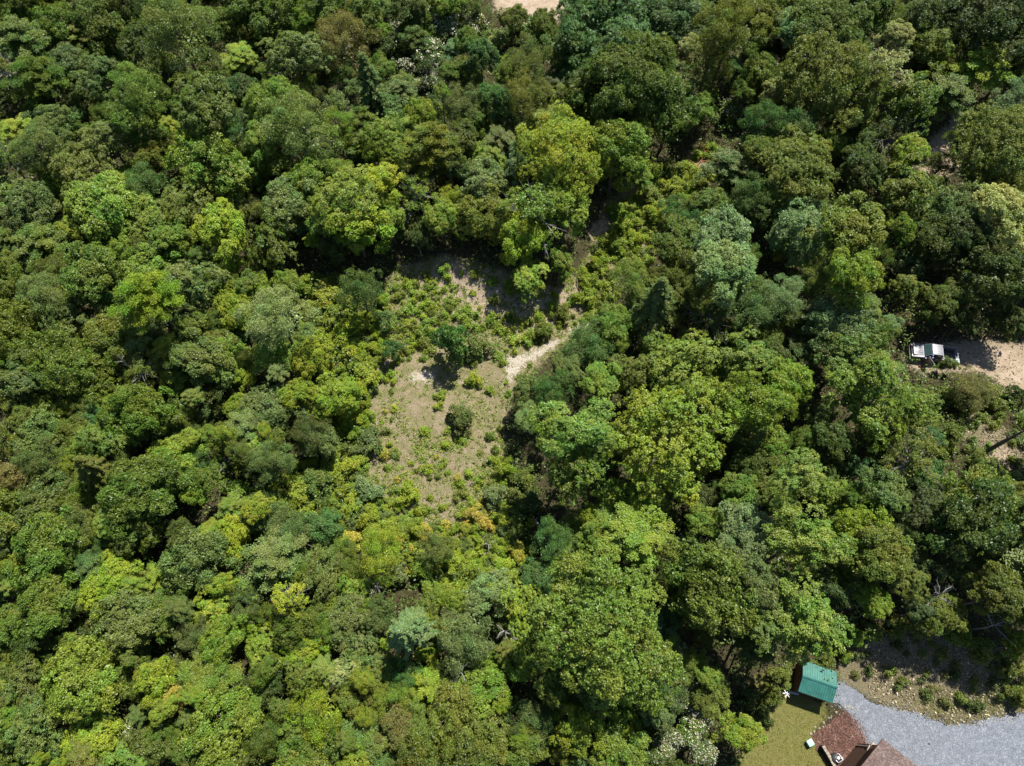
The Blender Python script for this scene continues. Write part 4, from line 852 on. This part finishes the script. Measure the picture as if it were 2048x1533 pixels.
# ------------------------------------------------------------------ dead trees and fallen branches
def snag(px, py, rpx, top, label, m=None, az=None, fork=6, name='dead_tree', cat='dead tree', lie=False):
    m = m or M_DEAD; s = scale_at(px, py, top); R = rpx / s; x, y, z = onground(px, py, top * .85 if not lie else .3)
    T = thing(name, (x, y, z), R_.uniform(0, 6.28) if az is None else az, label, cat)
    tr = MB()
    if lie: tr.tube([(-R, 0, .1), (-.3 * R, .06 * R, .25), (.4 * R, -.05 * R, .3), (R, .02, .2)], [.07, .06, .045, .02], 6)
    else: tr.tube([(0, 0, 0), (.1, .05, top * .5), (0, 0, top * .8), (.1 * R, .1 * R, top)], [.10, .08, .055, .02], 7)
    tr.put('trunk', m, T)
    for k in range(fork):
        b = MB()
        if lie: t = R_.uniform(-.6, .9); p0 = Vector((t * R, 0, .25)); dirn = Vector((R_.uniform(.2, .8), R_.choice((-1, 1)) * R_.uniform(.4, .9), R_.uniform(0, .35)))
        else: a = 2 * math.pi * k / fork + R_.uniform(-.3, .3); p0 = Vector((0, 0, top * R_.uniform(.6, .85))); dirn = Vector((math.cos(a), math.sin(a), R_.uniform(.1, .8)))
        L = R * R_.uniform(.6, 1.1) * (1 if not lie else .6); dirn.normalize()
        p1 = p0 + dirn * L * .5 + Vector((R_.uniform(-.1, .1), R_.uniform(-.1, .1), .05)) * L; p2 = p1 + (dirn + Vector((R_.uniform(-.5, .5), R_.uniform(-.5, .5), 0))) * L * .5
        b.tube([p0, p1, p2], [.045, .034, .012], 5)
        for _q in range(9):
            u = R_.uniform(.3, 1); q0 = p0.lerp(p1, u) if _q % 2 else p1.lerp(p2, u * .8); q1 = q0 + (dirn + Vector((R_.uniform(-1, 1), R_.uniform(-1, 1), R_.uniform(-.2, .5)))).normalized() * L * R_.uniform(.2, .45)
            b.tube([q0, q1], [.018, .007], 4)
        b.put('branch', m, T)
snag(1893, 1185, 34, 8, 'bleached forked dead treetop above the slope by the gravel drive')
snag(1990, 1250, 34, 5, 'thin pale dead tree above the litter slope, near the far side of it', fork=4)
snag(878, 140, 26, 3, 'bleached branching dead tree among the flowering shrubs', fork=7)
snag(780, 50, 34, 2.5, 'tangle of grey dead boughs left of the flowering shrubs', fork=9)
snag(905, 40, 24, 2.5, 'sparse grey dead boughs just left of the top dirt patch', fork=6)
snag(1068, 594, 24, 2.6, 'small bare grey tree in shade at the top of the clearing bank', fork=4)
snag(922, 1345, 26, 7.5, 'bare twiggy dead tree in front of the soft bluish tree', fork=7)
snag(1010, 1262, 24, 9, 'pale dead limbs beside the big lime crown', fork=5)
snag(443, 930, 16, 3, 'small whitish dead tree in the shrubby gap at left', fork=7)
snag(752, 1176, 20, 3.2, 'small silvery dead tree below the rounded yellow-green tree', fork=8)
snag(1748, 92, 18, 9, 'slender white dead fork behind the pale top-right tree', fork=2)
snag(1712, 274, 24, 3, 'pale dead twiggy tree in the dark gap at upper right', fork=8)
snag(1965, 62, 20, 9, 'white crooked dead branch in the top right crown', fork=2)
snag(836, 480, 15, 4.0, 'grey bare boughs above the clearing bank', fork=7)
snag(1750, 1060, 16, 10, 'thin bare dead stem in the crown right of the round tufted tree', fork=3)
snag(236, 713, 13, 10.5, 'short white snag poking out of the big left crown', fork=2)
snag(1080, 1058, 18, 3, 'grey bare sapling at the lower right edge of the clearing', fork=5)
snag(975, 1085, 14, 1.2, 'low bare grey branches on the dirt at the foot of the clearing', fork=6)
snag(1905, 40, 14, 10, 'small bare fork right of the pale top-right tree', fork=2)
snag(1574, 1388, 7, .9, 'tiny white twiggy plant beside the shed', M_WHT, fork=6, name='bare_twig', cat='twig')
snag(1400, 324, 38, 1.2, 'long reddish fallen bough on the green gap between the trees', M_RED, az=math.radians(62), fork=5, name='fallen_branch', cat='branch', lie=True)
snag(366, 1212, 13, 1.2, 'short white fallen stick between the lower left crowns', None, az=math.radians(62), fork=0, name='fallen_branch', cat='branch', lie=True)
snag(1850, 255, 30, 1.2, 'dark fallen bough by the bare patch at upper right', M_BARK, az=math.radians(52), fork=3, name='fallen_branch', cat='branch', lie=True)
def pine():
    x, y, z = onground(1938, 923); T = thing('pine_tree', (x, y, z), 0, 'tall thin pine with a long bare trunk at the right edge', 'tree')
    h = 16.5
    MB().tube([(0, 0, 0), (.1, .1, 6), (.1, .0, 12), (0, 0, h)], [.24, .2, .15, .04], 9).put('trunk', M_BARK, T, smooth=True)
    geo, c, _ = crown_mesh('o', 2.5, 1.9, 2.1, .55, .15); lm = MB()
    for q in c[::2]: q = q * 1.1; zz = h - 2.2 + q[2] * .5 - .4; lm.tube([(0, 0, zz), tuple(q * .55 + np.array([0, 0, h - 2.0])), tuple(q + np.array([0, 0, h - 1.9]))], [.06, .045, .015], 5)
    for k in range(7): a = R_.uniform(0, 6.28); zz = h - 4 - k * .9; lm.tube([(0, 0, zz), (math.cos(a) * 1.4, math.sin(a) * 1.4, zz + .3)], [.035, .012], 5)
    lm.put('limbs', M_BARK, T); cr = link('crown', leaf_mesh('pine_crown', geo), T, (0, 0, h - 1.9)); cr.color = (.045, .07, .025, 1)
pine()
# ------------------------------------------------------------------ labels: each says which one it is
LMK = [('the silver pickup', 1870, 705), ('the green-roofed shed', 1635, 1370), ('the brown house roof', 1770, 1515), ('the mulch bed', 1680, 1470), ('the litter slope', 1850, 1320), ('the bare pine trunk', 1980, 900),
       ('the dark round shrub in the clearing', 918, 838), ('the tall green shrub in the clearing', 905, 690), ('the white sandy track', 1050, 725), ('the shaded clearing bank', 960, 590), ('the foot of the clearing', 985, 1100),
       ('the yellow star-shaped tree', 579, 1200), ('the bright yellow tree', 765, 367), ('the pale bluish soft tree', 555, 638), ('the dirt patch at the top', 1065, 20), ('the bare patch at upper right', 1875, 318),
       ('the big yellow-green crown', 1335, 880), ('the biggest lime crown', 1211, 1255), ('the huge tufted crown', 1765, 765), ('the red fallen bough', 1400, 325), ('the grey conifer', 742, 172), ('the grey-green hemlock', 1315, 600),
       ('the fan-branched conifer', 812, 1262), ('the reddish tree near the top', 690, 98), ('the forked white dead treetop', 1893, 1185), ('the flowering shrubs near the top', 865, 90), ('the white-flowering strip', 1375, 1420),
       ('the yellow tree at left', 467, 1073), ('the top left corner', 0, 0), ('the top right corner', 2048, 0), ('the bottom left corner', 0, 1533), ('the bottom edge', 1000, 1533), ('the orange tree at lower left', 347, 1402),
       ('the middle of the left edge', 0, 720), ('the black gap at left', 150, 800), ('the bluish layered crown at left', 293, 378), ('the dark gap at right', 1590, 900), ('the huge dark green top crown', 1255, 172)]
NAMED = {(1335, 880): 'big yellow-green crown of starry tufts right of the clearing', (1211, 1255): 'biggest lime-green oak-like crown, low in the centre', (1765, 765): 'huge mid green tufted crown between the pickup and the dark gap',
         (765, 367): 'bright yellow rounded tree above the clearing, at upper centre', (579, 1200): 'bright yellow star-shaped open tree at lower left', (918, 838): 'dark round dense shrub alone in the dry clearing',
         (905, 690): 'tall bluish-green bushy shrub casting shade on the clearing', (555, 638): 'pale bluish soft-needled tree at left of the clearing', (742, 172): 'grey-green pointed conifer near the top', (1315, 600): 'feathery grey-green hemlock among rounded crowns',
         (812, 1262): 'pale conifer with fan-like drooping sprays at lower centre', (690, 98): 'reddish-brown tinged soft tree near the top', (467, 1073): 'yellow tree standing out in the lower left wood', (347, 1402): 'small orange-yellow tree at lower left', (1255, 172): 'huge dark green lobed crown at top centre',
         (958, 697): 'grey-green shrub leaning on the tall pointed shrub in the clearing', (949, 761): 'yellow bush on the white sand patch of the clearing', (293, 378): 'bluish soft layered crown at upper left'}
DIRS = ['right of', 'above and right of', 'above', 'above and left of', 'left of', 'below and left of', 'below', 'below and right of']
def where(px, py, k=0):
    ds = sorted((math.hypot(px - a, (py - b)), n, a, b) for n, a, b in LMK if math.hypot(px - a, py - b) > 12)
    d, n, a, b = ds[k]; ang = math.degrees(math.atan2(-(py - b), px - a)) % 360; w = DIRS[int((ang + 22.5) // 45) % 8]
    q = 'just ' if d < 75 else '' if d < 150 else 'well ' if d < 260 else 'far '
    return q + w + ' ' + n
used = {}
def words(s): return len(s.replace('-', '').split())
SZ = lambda r, k: ('tiny' if r < 8 else 'small') if k == 'k' else 'small' if r < 34 else 'medium' if r < 52 else 'large' if r < 76 else 'huge'
ORD = ['', 'topmost ', 'lower ', 'leftmost ', 'middle ']
todo = []
for o, px, py, r, c, kk, lab in THINGS:
    inv = -60 < px < 2108 and -60 < py < 1600
    nm, desc, cat = KIND[kk]
    o['category'] = cat; o['group'] = {'tree': 'trees of the wood', 'conifer': 'conifers in the wood', 'shrub': 'shrubs of the wood and its edge', 'bush': 'small bushes in the clearing'}[cat]
    if (int(px), int(py)) in NAMED: o['label'] = NAMED[(int(px), int(py))]; used[o['label']] = 1; continue
    if not inv: o['label'] = 'leafy tree just outside the frame in the surrounding wood'; o['group'] = 'trees outside the frame'; o['category'] = 'tree'; continue
    todo.append((o, px, py, r, c, kk, desc))
for o, px, py, r, c, kk, desc in todo:
    d = f'{SZ(r, kk)} {CN[c]} {desc}'; short = f'{CN[c]} {desc}'; cands = []
    for k in (0, 1, 2): cands.append(f'{d} {where(px, py, k)}')
    nb = sorted((math.hypot(px - t[1], py - t[2]), t) for t in todo if t[0] is not o and abs(px - t[1]) < 160 and abs(py - t[2]) < 160)[:6] if False else []
    near = sorted(((math.hypot(px - t[1], py - t[2]), i) for i, t in enumerate(todo) if t[0] is not o and math.hypot(px - t[1], py - t[2]) < 150))[:5]
    for q, i in near:
        t = todo[i]; ang = math.degrees(math.atan2(-(py - t[2]), px - t[1])) % 360; w_ = DIRS[int((ang + 22.5) // 45) % 8]
        cands.append(f'{short}, {w_} {"an" if CN[t[4]][0] in "o" else "a"} {CN[t[4]]} one, {where(px, py, 0)}')
    for pre in ('nearer', 'farther', 'upper', 'lower', 'outer', 'inner'): cands.append(f'{pre} {d} {where(px, py, 0)}')
    for k in (3, 4, 5): cands.append(f'{d} {where(px, py, k)}')
    ok = [s for s in cands if words(s) <= 16 and s not in used]
    s = ok[0] if ok else next((q for q in ['second ' + u for u in cands] + cands if words(q) <= 16), cands[0]); used[s] = 1; o['label'] = s
